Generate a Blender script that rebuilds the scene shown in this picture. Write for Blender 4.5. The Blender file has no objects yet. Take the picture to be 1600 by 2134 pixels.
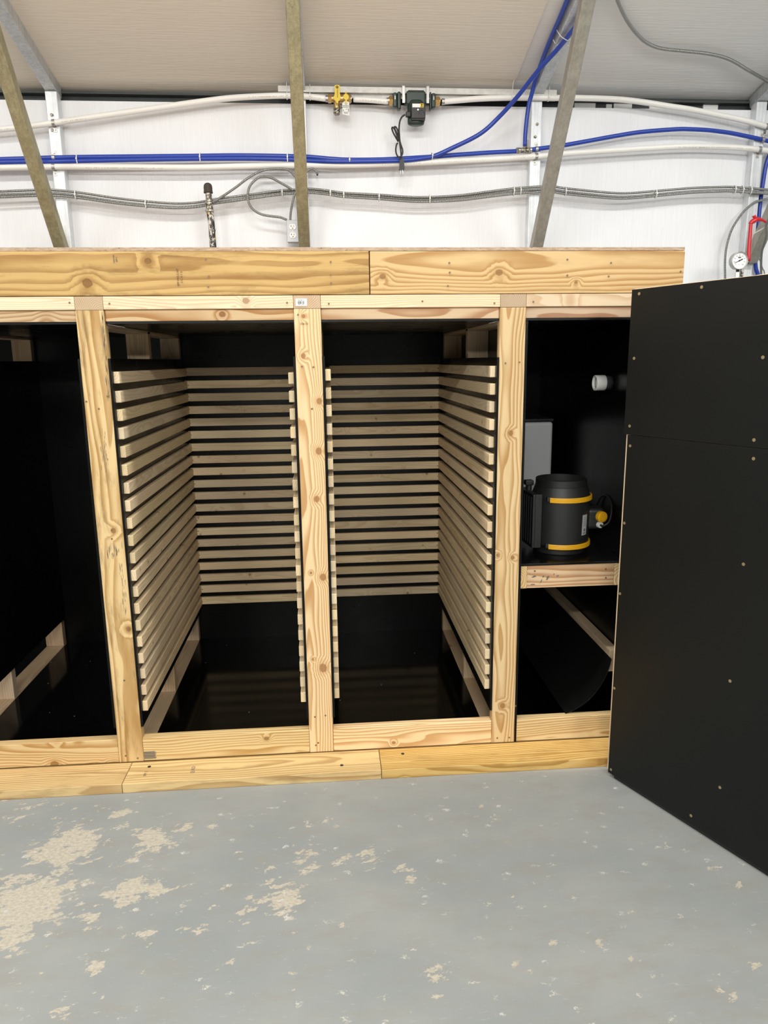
import bpy, bmesh, math, random
from mathutils import Vector, Matrix
random.seed(7)
scn = bpy.context.scene
COL = scn.collection

# ------------------------------------------------------------------ camera, lights, exposure
F_PX = 1490.456
CAM = Vector((0.0604, -2.4699, 1.4813))
YAW, PITCH, ROLL = -0.0753, 0.2089, -0.0124
fwd = Vector((-math.sin(YAW) * math.cos(PITCH), math.cos(YAW) * math.cos(PITCH), -math.sin(PITCH)))
ri0 = Vector((math.cos(YAW), math.sin(YAW), 0))
up0 = ri0.cross(fwd)
RI = math.cos(ROLL) * ri0 + math.sin(ROLL) * up0
UP = -math.sin(ROLL) * ri0 + math.cos(ROLL) * up0
cd = bpy.data.cameras.new('camera')
cam = bpy.data.objects.new('camera', cd)
COL.objects.link(cam)
cd.sensor_fit = 'HORIZONTAL'
cd.sensor_width = 36.0
cd.lens = 36.0 * F_PX / 1600.0
cd.clip_start = 0.05
cam.matrix_world = Matrix(((RI.x, UP.x, -fwd.x, CAM.x), (RI.y, UP.y, -fwd.y, CAM.y), (RI.z, UP.z, -fwd.z, CAM.z), (0, 0, 0, 1)))
scn.camera = cam

scn.view_settings.view_transform = 'Standard'
scn.view_settings.look = 'None'
scn.view_settings.gamma = 1.0
scn.view_settings.use_curve_mapping = False
scn.view_settings.exposure = 0.0

wd = bpy.data.worlds.new('world')
scn.world = wd
wd.use_nodes = True
wd.node_tree.nodes['Background'].inputs[0].default_value = (0.9, 0.95, 1.0, 1)
wd.node_tree.nodes['Background'].inputs[1].default_value = 0.3


def strip_light(x, y, z, lx, ly, power, col=(1.0, 0.985, 0.952), tilt=0.0):
    ld = bpy.data.lights.new('shop_light', 'AREA')
    ld.shape = 'RECTANGLE'
    ld.size, ld.size_y = lx, ly
    ld.energy = power
    ld.color = col
    o = bpy.data.objects.new('shop_light', ld)
    COL.objects.link(o)
    o.location = (x, y, z)
    o.rotation_euler = (tilt, 0, 0)
    return o


# tube lights hung under the roof: one row over the aisle, one row beyond the photographer
for lx_ in (-2.3, 0.1, 2.5):
    strip_light(lx_, -0.25, 3.21, 1.2, 0.16, 36)
for lx_ in (-2.4, 0.0, 2.4):
    strip_light(lx_, -3.9, 3.05, 1.2, 0.16, 64, tilt=math.radians(22))
for lx_ in (-2.4, 0.0, 2.4):
    strip_light(lx_, -6.2, 2.7, 1.2, 0.16, 52, tilt=math.radians(45))


# ------------------------------------------------------------------ helpers
def ray(x, y):
    return RI * ((x - 800) / F_PX) + UP * ((1067 - y) / F_PX) + fwd


def at(x, y, val, ax=1):
    """point on the plane axis=val that the photo shows at (x, y)"""
    d = ray(x, y)
    t = (val - CAM[ax]) / d[ax]
    return CAM + d * t


def lerp(a, b, t):
    return a + (b - a) * t


def empty(name, loc, label, cat, group=None):
    o = bpy.data.objects.new(name, None)
    o.empty_display_size = 0.05
    COL.objects.link(o)
    o.location = loc
    tag(o, label, cat, group)
    return o


def tag(o, label, cat, group=None):
    o['label'] = label
    o['category'] = cat
    if group:
        o['group'] = group
    return o


def setparent(o, p):
    # root objects carry only a translation; parts hold world coordinates
    w = p.matrix_world.copy()
    q, off = p, Vector((0, 0, 0))
    while q is not None:
        off += Vector(q.location)
        q = q.parent
    o.parent = p
    o.location = -off if p.parent is None else Vector((0, 0, 0))


class MB:
    def __init__(self):
        self.v, self.f, self.g, self.sm = [], [], [], []

    def add(self, vs, fs, gs=None, smooth=False):
        n = len(self.v)
        self.v += [tuple(p) for p in vs]
        self.g += [tuple(p) for p in (gs if gs is not None else vs)]
        self.f += [tuple(i + n for i in f) for f in fs]
        self.sm += [smooth] * len(fs)
        return self

    def box(self, x0, x1, y0, y1, z0, z1, mtx=None):
        vs = [Vector((x, y, z)) for z in (z0, z1) for y in (y0, y1) for x in (x0, x1)]
        if mtx is not None:
            vs = [mtx @ p for p in vs]
        return self.add(vs, [(0, 2, 3, 1), (4, 5, 7, 6), (0, 1, 5, 4), (2, 6, 7, 3), (0, 4, 6, 2), (1, 3, 7, 5)])

    def bbox(self, x0, x1, y0, y1, z0, z1, b=0.002, mtx=None, seg=2):
        bm = bmesh.new()
        bmesh.ops.create_cube(bm, size=1)
        for v in bm.verts:
            v.co = Vector((lerp(x0, x1, v.co.x + .5), lerp(y0, y1, v.co.y + .5), lerp(z0, z1, v.co.z + .5)))
        bmesh.ops.bevel(bm, geom=list(bm.edges), offset=b, segments=seg, affect='EDGES', profile=0.5)
        self.frombm(bm, mtx)
        return self

    def frombm(self, bm, mtx=None, smooth=False):
        bm.verts.index_update()
        vs = [(mtx @ v.co if mtx is not None else v.co.copy()) for v in bm.verts]
        self.add(vs, [tuple(v.index for v in f.verts) for f in bm.faces], None, smooth)
        bm.free()

    def lathe(self, prof, seg=32, mtx=None, smooth=True):
        """profile of (r, z) spun about z; open ends are closed when r=0"""
        vs, fs = [], []
        for r, z in prof:
            for k in range(seg):
                a = 2 * math.pi * k / seg
                vs.append(Vector((r * math.cos(a), r * math.sin(a), z)))
        for i in range(len(prof) - 1):
            for k in range(seg):
                a, b = i * seg + k, i * seg + (k + 1) % seg
                fs.append((a, b, b + seg, a + seg))
        g = [p.copy() for p in vs]
        if mtx is not None:
            vs = [mtx @ p for p in vs]
        n0 = len(fs)
        return self.add(vs, fs, g, smooth)

    def cyl(self, p0, p1, r0, r1=None, seg=20, smooth=True):
        r1 = r0 if r1 is None else r1
        p0, p1 = Vector(p0), Vector(p1)
        d = p1 - p0
        L = d.length
        q = d.to_track_quat('Z', 'Y').to_matrix().to_4x4()
        m = Matrix.Translation(p0) @ q
        self.lathe([(r0, 0), (r1, L)], seg, m, smooth)
        for r, z, flip in ((r0, 0, True), (r1, L, False)):
            vs = [m @ Vector((r * math.cos(2 * math.pi * k / seg), r * math.sin(2 * math.pi * k / seg), z)) for k in range(seg)]
            self.add(vs, [tuple(reversed(range(seg))) if flip else tuple(range(seg))])
        return self

    def prism(self, pts, t0, t1, mtx):
        """outline in local xy, extruded along local z"""
        n = len(pts)
        vs = [mtx @ Vector((x, y, t0)) for x, y in pts] + [mtx @ Vector((x, y, t1)) for x, y in pts]
        fs = [tuple(reversed(range(n))), tuple(range(n, 2 * n))]
        for k in range(n):
            fs.append((k, (k + 1) % n, n + (k + 1) % n, n + k))
        return self.add(vs, fs)

    def tube(self, pts, r, seg=10, caps=True, sub=6, rf=None):
        P = spline(pts, sub)
        vs, fs, gs = [], [], []
        t0 = (P[1] - P[0]).normalized()
        nrm = t0.orthogonal().normalized()
        s = 0.0
        for i, p in enumerate(P):
            t = (P[min(i + 1, len(P) - 1)] - P[max(i - 1, 0)]).normalized()
            nrm = (nrm - t * nrm.dot(t)).normalized()
            bn = t.cross(nrm)
            if i:
                s += (p - P[i - 1]).length
            rr = r if rf is None else r * rf(i / (len(P) - 1))
            for k in range(seg):
                a = 2 * math.pi * k / seg
                vs.append(p + (nrm * math.cos(a) + bn * math.sin(a)) * rr)
                gs.append((s, k / seg, 0.0))
        for i in range(len(P) - 1):
            for k in range(seg):
                a, b = i * seg + k, i * seg + (k + 1) % seg
                fs.append((a, b, b + seg, a + seg))
        if caps:
            fs.append(tuple(reversed(range(seg))))
            n = (len(P) - 1) * seg
            fs.append(tuple(range(n, n + seg)))
        return self.add(vs, fs, gs, True)

    def build(self, name, m, parent=None, label=None):
        me = bpy.data.meshes.new(name)
        me.from_pydata(self.v, [], self.f)
        me.polygons.foreach_set('use_smooth', self.sm)
        at_ = me.attributes.new('gc', 'FLOAT_VECTOR', 'POINT')
        at_.data.foreach_set('vector', [c for p in self.g for c in p])
        me.materials.append(m)
        me.update()
        o = bpy.data.objects.new(name, me)
        COL.objects.link(o)
        if parent is not None:
            setparent(o, parent)
        if label:
            o['label'] = label
        return o


def spline(pts, sub=6):
    P = [Vector(p) for p in pts]
    if len(P) < 3 or sub <= 1:
        return P
    out = []
    for i in range(len(P) - 1):
        p0 = P[i - 1] if i else P[0] * 2 - P[1]
        p1, p2 = P[i], P[i + 1]
        p3 = P[i + 2] if i + 2 < len(P) else P[-1] * 2 - P[-2]
        for k in range(sub):
            t = k / sub
            t2, t3 = t * t, t * t * t
            out.append(0.5 * ((2 * p1) + (p2 - p0) * t + (2 * p0 - 5 * p1 + 4 * p2 - p3) * t2 + (3 * p1 - p0 - 3 * p2 + p3) * t3))
    out.append(P[-1])
    return out


def struct(o):
    o['kind'] = 'structure'
    return o


# ------------------------------------------------------------------ materials
class NT:
    def __init__(self, name):
        self.m = bpy.data.materials.new(name)
        self.m.use_nodes = True
        self.t = self.m.node_tree
        self.b = self.t.nodes['Principled BSDF']

    def n(self, typ, props=None, **inp):
        nd = self.t.nodes.new(typ)
        for k, v in (props or {}).items():
            setattr(nd, k, v)
        for k, v in inp.items():
            key = int(k[1:]) if k[0] == 'i' and k[1:].isdigit() else k
            self.s(nd.inputs[key], v)
        return nd

    def s(self, sock, v):
        if hasattr(v, 'outputs'):
            v = v.outputs[0]
        if isinstance(v, bpy.types.NodeSocket):
            self.t.links.new(v, sock)
        else:
            if isinstance(v, tuple) and len(v) == 3 and sock.type == 'RGBA':
                v = v + (1,)
            sock.default_value = v

    def math(self, op, a, b=0.0, c=0.0, clamp=False):
        return self.n('ShaderNodeMath', {'operation': op, 'use_clamp': clamp}, i0=a, i1=b, i2=c).outputs[0]

    def vmath(self, op, a, b=(0, 0, 0)):
        nd = self.n('ShaderNodeVectorMath', {'operation': op}, i0=a, i1=b)
        return nd.outputs['Value'] if op in ('LENGTH', 'DOT_PRODUCT', 'DISTANCE') else nd.outputs[0]

    def ramp(self, f, lo, hi, a=0.0, b=1.0, mode='SMOOTHSTEP'):
        nd = self.n('ShaderNodeMapRange', {'interpolation_type': mode})
        self.s(nd.inputs[0], f)
        for i, v in enumerate((lo, hi, a, b)):
            nd.inputs[i + 1].default_value = v
        return nd.outputs[0]

    def mix(self, f, a, b, blend='MIX'):
        nd = self.n('ShaderNodeMix', {'data_type': 'RGBA', 'blend_type': blend})
        self.s(nd.inputs[0], f)
        self.s(nd.inputs[6], a)
        self.s(nd.inputs[7], b)
        return nd.outputs[2]

    def noise(self, vec, scale=1.0, detail=3.0, rough=0.5):
        nd = self.n('ShaderNodeTexNoise')
        self.s(nd.inputs['Vector'], vec)
        nd.inputs['Scale'].default_value = scale
        nd.inputs['Detail'].default_value = detail
        nd.inputs['Roughness'].default_value = rough
        return nd

    def attr(self, name):
        return self.n('ShaderNodeAttribute', {'attribute_name': name})

    def obj(self):
        return self.n('ShaderNodeTexCoord').outputs['Object']

    def bump(self, h, strength=0.3, dist=0.002):
        nd = self.n('ShaderNodeBump')
        nd.inputs['Strength'].default_value = strength
        nd.inputs['Distance'].default_value = dist
        self.s(nd.inputs['Height'], h)
        self.s(self.b.inputs['Normal'], nd.outputs[0])

    def set(self, **k):
        for a, v in k.items():
            self.s(self.b.inputs[a.replace('_', ' ')], v)
        return self.m


def plain(name, col, rough=0.5, metal=0.0, spec=0.5, var=0.0):
    a = NT(name)
    c = col
    if var:
        nz = a.noise(a.obj(), 9.0, 4, 0.6)
        c = a.mix(nz.outputs[0], tuple(x * (1 - var) for x in col), tuple(min(1, x * (1 + var)) for x in col))
    a.set(Base_Color=c, Roughness=rough, Metallic=metal)
    a.b.inputs['Specular IOR Level'].default_value = spec
    return a.m


WOODS = {}


def wood(name, light, dark, freq=150.0, ring=0.75, knots=0.55, stain=0.0, fibre=0.12, rand=0.12, ks=9.0, kth=0.16, tone_k=0.7, kpos=None):
    if kpos is None:
        WOODS[name] = (light, dark, freq, ring, knots, stain, fibre, rand, ks, kth, tone_k)
    a = NT(name)
    g = a.attr('gc').outputs['Vector']
    rnd = a.n('ShaderNodeObjectInfo').outputs['Random']
    sx = a.n('ShaderNodeSeparateXYZ', i0=g)
    # knots, columns of a stretched cell pattern
    kv = a.vmath('MULTIPLY', g, (ks, ks, ks * 0.28))
    kn = a.n('ShaderNodeTexNoise')
    vor = a.n('ShaderNodeTexVoronoi', {'feature': 'F1'})
    a.s(vor.inputs['Vector'], kv)
    vor.inputs['Scale'].default_value = 1.0
    d = vor.outputs['Distance']
    pick = a.n('ShaderNodeSeparateColor', i0=vor.outputs['Color']).outputs[0]
    sel = a.math('GREATER_THAN', pick, 1.0 - knots * 0.34)
    ve = a.n('ShaderNodeTexVoronoi', {'feature': 'DISTANCE_TO_EDGE'})
    a.s(ve.inputs['Vector'], kv)
    ve.inputs['Scale'].default_value = 1.0
    sel = a.math('MULTIPLY', sel, a.ramp(ve.outputs['Distance'], 0.0, 0.16))
    if kpos:
        # knots at known places of this board: (along, across, radius)
        sel, d = 1.0, None
        gxy = a.vmath('MULTIPLY', g, (1, 1, 0))
        jit = a.noise(g, 60.0, 2, 0.5)
        for kx, ky, kr in kpos:
            q = a.vmath('MULTIPLY', a.vmath('SUBTRACT', gxy, (kx, ky, 0)), (0.85, 1.0, 0.0))
            di = a.math('MULTIPLY', a.vmath('LENGTH', q), kth / kr)
            d = di if d is None else a.math('MINIMUM', d, di)
        d = a.math('MULTIPLY', d, a.math('ADD', 0.75, a.math('MULTIPLY', jit.outputs[0], 0.5)))
    near = a.math('MULTIPLY', a.ramp(d, 0.50, 0.03), sel)
    warp = a.noise(a.vmath('MULTIPLY', g, (1.6, 9.0, 9.0)), 1.0, 2, 0.5)
    wv = a.vmath('MULTIPLY', a.vmath('SUBTRACT', warp.outputs['Color'], (.5, .5, .5)), (0.0, 0.05, 0.05))
    yz = a.vmath('ADD', a.vmath('MULTIPLY', g, (0.0, 1.0, 1.0)), wv)
    r = a.vmath('LENGTH', yz)
    wob = a.noise(a.vmath('MULTIPLY', g, (0.9, 2.0, 2.0)), 1.0, 1, 0.5)
    r = a.math('ADD', r, a.math('MULTIPLY', wob.outputs[0], 0.055))
    r = a.math('ADD', r, a.math('MULTIPLY', near, 0.13 / ks))
    t = a.math('FRACT', a.math('MULTIPLY', r, freq))
    late = a.math('MULTIPLY', a.ramp(t, 0.25, 0.86), a.ramp(t, 1.0, 0.93))
    fib = a.noise(a.vmath('MULTIPLY', g, (14.0, 700.0, 700.0)), 1.0, 2, 0.6)
    tone = a.noise(a.vmath('MULTIPLY', g, (2.2, 16.0, 16.0)), 1.0, 3, 0.55)
    f = a.math('MULTIPLY', late, ring)
    f = a.math('ADD', f, a.math('MULTIPLY', a.math('SUBTRACT', fib.outputs[0], 0.5), fibre * 2.2))
    f = a.math('ADD', f, a.math('MULTIPLY', a.math('SUBTRACT', tone.outputs[0], 0.5), tone_k), clamp=True)
    c = a.mix(f, light, dark)
    kcol = tuple(x * y for x, y in zip(dark, (0.34, 0.27, 0.24)))
    kring = a.math('MULTIPLY', a.ramp(d, kth, kth * 0.75), sel)
    kcol = a.mix(a.ramp(a.math('SINE', a.math('MULTIPLY', d, 140.0)), -0.6, 0.6), kcol, tuple(x * 1.7 for x in kcol))
    c = a.mix(a.math('MULTIPLY', kring, 0.85), c, kcol)
    halo = a.math('MULTIPLY', a.ramp(d, kth * 2.0, kth), sel)
    c = a.mix(a.math('MULTIPLY', halo, 0.35), c, dark)
    if stain:
        st = a.noise(a.vmath('MULTIPLY', g, (5.0, 26.0, 26.0)), 1.0, 5, 0.7)
        c = a.mix(a.math('MULTIPLY', a.ramp(st.outputs[0], 0.50, 0.72), stain), c, tuple(x * 0.42 for x in dark))
    val = a.ramp(rnd, 0, 1, 1.0 - rand, 1.0 + rand, 'LINEAR')
    hs = a.n('ShaderNodeHueSaturation')
    hs.inputs['Hue'].default_value = 0.5
    a.s(hs.inputs['Hue'], a.ramp(a.math('FRACT', a.math('MULTIPLY', rnd, 7.31)), 0, 1, 0.4955, 0.507, 'LINEAR'))
    a.s(hs.inputs['Saturation'], a.ramp(a.math('FRACT', a.math('MULTIPLY', rnd, 13.7)), 0, 1, 0.90, 1.08, 'LINEAR'))
    a.s(hs.inputs['Value'], val)
    a.s(hs.inputs['Color'], c)
    a.set(Base_Color=hs.outputs[0], Roughness=0.6)
    a.b.inputs['Specular IOR Level'].default_value = 0.3
    a.bump(a.math('ADD', fib.outputs[0], a.math('MULTIPLY', late, 0.8)), 0.18, 0.001)
    return a.m


def m_floor():
    a = NT('painted_concrete')
    p = a.obj()
    chip = a.attr('chip').outputs['Fac']
    big = a.noise(a.vmath('MULTIPLY', p, (1.6, 2.6, 1)), 1.0, 4, 0.6)
    mid = a.noise(a.vmath('MULTIPLY', p, (7, 16, 1)), 1.0, 5, 0.65)
    base = a.mix(a.ramp(big.outputs[0], 0.3, 0.7), (0.262, 0.283, 0.281), (0.322, 0.332, 0.318))
    base = a.mix(a.math('MULTIPLY', a.ramp(mid.outputs[0], 0.45, 0.75), 0.6), base, (0.285, 0.272, 0.245))
    scr = a.noise(a.vmath('MULTIPLY', p, (30, 160, 1)), 1.0, 2, 0.6)
    base = a.mix(a.math('MULTIPLY', a.ramp(scr.outputs[0], 0.62, 0.75), 0.22), base, (0.5, 0.5, 0.49))
    rot = a.n('ShaderNodeVectorRotate', {'rotation_type': 'Z_AXIS'})
    a.s(rot.inputs['Vector'], p)
    rot.inputs['Angle'].default_value = -0.35
    n1 = a.noise(a.vmath('MULTIPLY', rot.outputs[0], (16, 30, 1)), 1.0, 10, 0.68)
    n2 = a.noise(a.vmath('MULTIPLY', p, (90, 130, 1)), 1.0, 4, 0.7)
    e = a.math('ADD', a.math('MULTIPLY', a.math('SUBTRACT', n1.outputs[0], 0.5), 2.0), a.math('MULTIPLY', chip, 0.47))
    e = a.math('ADD', e, a.math('MULTIPLY', a.math('SUBTRACT', n2.outputs[0], 0.5), 0.22))
    m1 = a.ramp(e, 0.43, 0.46)
    cc = a.mix(a.ramp(n2.outputs[0], 0.25, 0.75), (0.37, 0.335, 0.265), (0.53, 0.49, 0.41))
    cw = a.mix(a.ramp(n2.outputs[0], 0.4, 0.6), (0.44, 0.43, 0.39), (0.56, 0.55, 0.52))
    v = a.n('ShaderNodeTexVoronoi')
    a.s(v.inputs['Vector'], a.vmath('ADD', a.vmath('MULTIPLY', p, (30, 44, 1)), a.vmath('MULTIPLY', n2.outputs['Color'], (2.2, 2.2, 0))))
    v.inputs['Scale'].default_value = 1.0
    pk = a.n('ShaderNodeSeparateColor', i0=v.outputs['Color']).outputs[1]
    sp = a.math('MULTIPLY', a.ramp(v.outputs['Distance'], 0.30, 0.20), a.math('GREATER_THAN', pk, 0.80))
    sp = a.math('MULTIPLY', sp, a.ramp(n1.outputs[0], 0.46, 0.54))
    m2 = a.math('MAXIMUM', m1, sp)
    col = a.mix(m1, base, cc)
    col = a.mix(sp, col, cw)
    a.set(Base_Color=col, Roughness=a.ramp(m2, 0, 1, 0.42, 0.8))
    a.b.inputs['Specular IOR Level'].default_value = 0.35
    a.bump(a.math('SUBTRACT', a.math('MULTIPLY', mid.outputs[0], 0.25), m2), 0.35, 0.0015)
    return a.m


def m_streak(name, col, sc, bump, rough=0.45, col2=None, dist=0.0015, k=0.12):
    a = NT(name)
    p = a.obj()
    n1 = a.noise(a.vmath('MULTIPLY', p, sc), 1.0, 3, 0.6)
    n2 = a.noise(p, 1.3, 3, 0.5)
    c = a.mix(n2.outputs[0], col, col2 or tuple(x * 0.95 for x in col))
    c = a.mix(a.math('MULTIPLY', a.ramp(n1.outputs[0], 0.35, 0.65), k), c, tuple(x * 0.72 for x in col))
    a.set(Base_Color=c, Roughness=rough)
    a.b.inputs['Specular IOR Level'].default_value = 0.3
    a.bump(n1.outputs[0], bump, dist)
    return a.m


def m_galv(name, col, dark, rough=0.42, metal=0.75, sc=(90, 90, 6), speck=0.0):
    a = NT(name)
    p = a.obj()
    n1 = a.noise(a.vmath('MULTIPLY', p, sc), 1.0, 4, 0.65)
    n2 = a.noise(p, 14.0, 4, 0.6)
    c = a.mix(a.ramp(a.math('ADD', a.math('MULTIPLY', n1.outputs[0], 0.6), a.math('MULTIPLY', n2.outputs[0], 0.4)), 0.3, 0.7), dark, col)
    if speck:
        n3 = a.noise(p, 260.0, 2, 0.6)
        c = a.mix(a.math('MULTIPLY', a.ramp(n3.outputs[0], 0.55, 0.68), speck), c, tuple(x * 0.35 for x in dark))
    a.set(Base_Color=c, Roughness=rough, Metallic=metal)
    a.bump(n1.outputs[0], 0.05, 0.001)
    return a.m


def m_panel(name, col, rough, speck=False, spec=0.22):
    a = NT(name)
    p = a.obj()
    n1 = a.noise(a.vmath('MULTIPLY', p, (3, 3, 3)), 1.0, 5, 0.6)
    n2 = a.noise(a.vmath('MULTIPLY', p, (40, 6, 60)), 1.0, 3, 0.6)
    c = a.mix(a.math('MULTIPLY', a.ramp(n2.outputs[0], 0.62, 0.8), 0.3), col, tuple(x * 2.2 + 0.002 for x in col))
    if speck:
        v = a.n('ShaderNodeTexVoronoi')
        a.s(v.inputs['Vector'], p)
        v.inputs['Scale'].default_value = 26.0
        pk = a.n('ShaderNodeSeparateColor', i0=v.outputs['Color']).outputs[0]
        mk = a.math('MULTIPLY', a.ramp(v.outputs['Distance'], 0.075, 0.055), a.math('GREATER_THAN', pk, 0.86))
        c = a.mix(mk, c, (0.5, 0.47, 0.4))
    a.set(Base_Color=c, Roughness=a.ramp(n1.outputs[0], 0.3, 0.7, rough * 0.85, rough * 1.2))
    a.b.inputs['Specular IOR Level'].default_value = spec
    return a.m


def m_armor():
    a = NT('armored_steel_jacket')
    g = a.n('ShaderNodeSeparateXYZ', i0=a.attr('gc').outputs['Vector'])
    ph = a.math('ADD', a.math('MULTIPLY', g.outputs[0], 175.0), g.outputs[1])
    t = a.math('FRACT', ph)
    h = a.math('SINE', a.math('MULTIPLY', t, math.pi))
    c = a.mix(a.ramp(h, 0.15, 0.6), (0.03, 0.03, 0.027), (0.48, 0.48, 0.46))
    a.set(Base_Color=c, Roughness=0.35, Metallic=0.85)
    a.bump(h, 0.8, 0.002)
    return a.m


def m_osb():
    a = NT('chip_board_edge')
    p = a.obj()
    n1 = a.noise(a.vmath('MULTIPLY', p, (70, 70, 420)), 1.0, 3, 0.7)
    n2 = a.noise(a.vmath('MULTIPLY', p, (25, 25, 160)), 1.0, 3, 0.7)
    c = a.mix(a.ramp(n2.outputs[0], 0.35, 0.65), (0.56, 0.42, 0.30), (0.40, 0.27, 0.17))
    c = a.mix(a.ramp(n1.outputs[0], 0.58, 0.7), c, (0.10, 0.06, 0.04))
    return a.set(Base_Color=c, Roughness=0.8)


M = {}
M['floor'] = m_floor()
M['wall'] = m_streak('white_foam_wall_panel', (0.84, 0.85, 0.87), (170, 30, 7), 0.55, 0.42, dist=0.003)
M['ceil'] = m_streak('white_foam_roof_panel', (0.80, 0.745, 0.655), (6, 120, 120), 0.38, 0.55, (0.78, 0.735, 0.66), dist=0.004, k=0.06)
M['ceil2'] = m_streak('grey_foam_roof_panel', (0.83, 0.835, 0.82), (6, 120, 120), 0.38, 0.55, (0.80, 0.80, 0.785), dist=0.004, k=0.06)
M['galv'] = m_galv('galvanized_steel', (0.66, 0.68, 0.69), (0.42, 0.44, 0.45), 0.45, 0.6)
M['galv_post'] = m_galv('bright_galvanized_steel', (0.86, 0.88, 0.9), (0.60, 0.63, 0.65), 0.5, 0.35, (130, 130, 4))
M['brace'] = m_galv('weathered_galvanized_steel', (0.40, 0.37, 0.235), (0.25, 0.225, 0.13), 0.5, 0.4, (60, 60, 10), 0.5)  # even olive-brown tint for the left and middle braces
M['brace_grey'] = m_galv('dull_galvanized_steel', (0.42, 0.40, 0.35), (0.29, 0.28, 0.24), 0.5, 0.45, (60, 60, 10), 0.2)
M['strut'] = m_galv('speckled_zinc_strut', (0.66, 0.65, 0.62), (0.50, 0.49, 0.46), 0.55, 0.3, (30, 30, 30), 0.35)
M['eave'] = plain('dark_eave_steel', (0.055, 0.062, 0.06), 0.6, 0.2, var=0.3)
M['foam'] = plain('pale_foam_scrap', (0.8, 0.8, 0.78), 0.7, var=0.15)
M['w_front'] = wood('pine_stud', (0.785, 0.585, 0.315), (0.50, 0.275, 0.09), 125, 0.85, 1.3)
M['w_plate'] = wood('pale_fir_stud', (0.80, 0.635, 0.43), (0.60, 0.375, 0.21), 140, 0.6, 0.8)
M['w_header'] = wood('fir_header', (0.74, 0.535, 0.33), (0.46, 0.225, 0.095), 85, 0.9, 0.4)
M['w_beam'] = wood('stained_fir_board', (0.61, 0.385, 0.13), (0.33, 0.16, 0.034), 62, 0.7, 0.5, 0.45, 0.22, 0.02, 6.0, 0.12, 1.5)
M['w_beam2'] = wood('yellow_pine_board', (0.67, 0.465, 0.205), (0.44, 0.235, 0.062), 72, 0.9, 0.55, 0.15, 0.16, 0.02, 6.0, 0.12, 0.8)
M['w_base'] = wood('base_plank', (0.67, 0.46, 0.195), (0.40, 0.215, 0.065), 90, 0.75, 0.4, 0.35, 0.16, 0.05, 9.0, 0.12, 1.0)
M['w_slat'] = wood('spruce_slat', (0.75, 0.60, 0.385), (0.48, 0.32, 0.165), 170, 0.4, 1.3, 0.10, 0.22, 0.14, 15.0, 0.10, 0.8)
M['w_end'] = wood('cut_end_grain', (0.62, 0.46, 0.31), (0.40, 0.25, 0.14), 230, 0.8, 0.0)
M['w_ply'] = wood('plywood_edge', (0.72, 0.54, 0.34), (0.56, 0.38, 0.2), 300, 0.4, 0.0)
M['w_div'] = wood('dull_stud', (0.52, 0.39, 0.255), (0.38, 0.24, 0.13), 130, 0.5, 0.5)  # darker wood tone, paints in the dim light inside the bays
M['w_old'] = wood('weathered_stud', (0.76, 0.55, 0.265), (0.44, 0.24, 0.07), 80, 0.85, 0.9, 0.5, 0.2, 0.04, 8.0, 0.12, 1.2)
M['osb'] = m_osb()
M['black'] = m_panel('black_faced_panel', (0.0022, 0.0025, 0.0024), 0.27)
M['black_floor'] = m_panel('black_floor_panel', (0.0020, 0.0022, 0.0021), 0.11, True, 0.17)
M['black_door'] = m_panel('black_door_panel', (0.0062, 0.0070, 0.0066), 0.36, False, 0.26)
M['sheet'] = m_panel('black_plastic_sheet', (0.006, 0.006, 0.006), 0.35)
M['pex_w'] = plain('white_pipe_plastic', (0.84, 0.83, 0.79), 0.32)
M['pex_b'] = plain('blue_pipe_plastic', (0.018, 0.052, 0.36), 0.3, var=0.1)
M['ink'] = plain('faded_black_ink', (0.14, 0.13, 0.115), 0.8)
M['stamp'] = plain('brown_stamp_ink', (0.16, 0.09, 0.04), 0.8)
M['smudge'] = plain('grey_dirt_smear', (0.25, 0.21, 0.15), 0.8)
M['armor'] = m_armor()
M['brass'] = plain('brass', (0.55, 0.39, 0.17), 0.35, 0.85, var=0.2)
M['nickel'] = plain('nickel_fitting', (0.62, 0.58, 0.5), 0.3, 0.9)
M['steel'] = plain('zinc_plated_steel', (0.46, 0.455, 0.44), 0.35, 0.85)
M['plate'] = plain('stamped_steel_plate', (0.36, 0.365, 0.37), 0.45, 0.6)
M['yellow'] = plain('yellow_vinyl', (0.74, 0.52, 0.014), 0.42)
M['fan_yellow'] = plain('amber_plastic', (0.80, 0.42, 0.01), 0.4)
M['pump'] = plain('dark_green_cast_iron', (0.022, 0.040, 0.030), 0.35, var=0.2)
M['black_pl'] = plain('black_plastic', (0.012, 0.0125, 0.013), 0.42)
M['fan_blk'] = plain('charcoal_plastic', (0.0125, 0.0132, 0.0130), 0.48, var=0.25)
M['rubber'] = plain('black_cord_rubber', (0.01, 0.0105, 0.0105), 0.45)
M['label'] = plain('white_paper_label', (0.82, 0.82, 0.81), 0.6)
M['grey_label'] = plain('silver_label', (0.40, 0.40, 0.40), 0.5)
M['white_pl'] = plain('white_nylon', (0.80, 0.80, 0.77), 0.4)
M['white_rc'] = plain('white_receptacle', (0.85, 0.85, 0.83), 0.35)
M['dark'] = plain('dark_slot', (0.02, 0.018, 0.016), 0.7)
M['white_app'] = plain('white_enamel', (0.62, 0.63, 0.64), 0.4)
M['pvc'] = plain('white_pvc', (0.82, 0.82, 0.79), 0.4)
M['pvc_g'] = plain('grey_pvc', (0.055, 0.058, 0.06), 0.45)
M['red'] = plain('red_enamel', (0.50, 0.012, 0.02), 0.3, var=0.15)
M['cap'] = plain('brown_rubber_cap', (0.05, 0.036, 0.028), 0.7, var=0.2)
M['dial'] = plain('gauge_dial', (0.86, 0.86, 0.85), 0.4)
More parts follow.
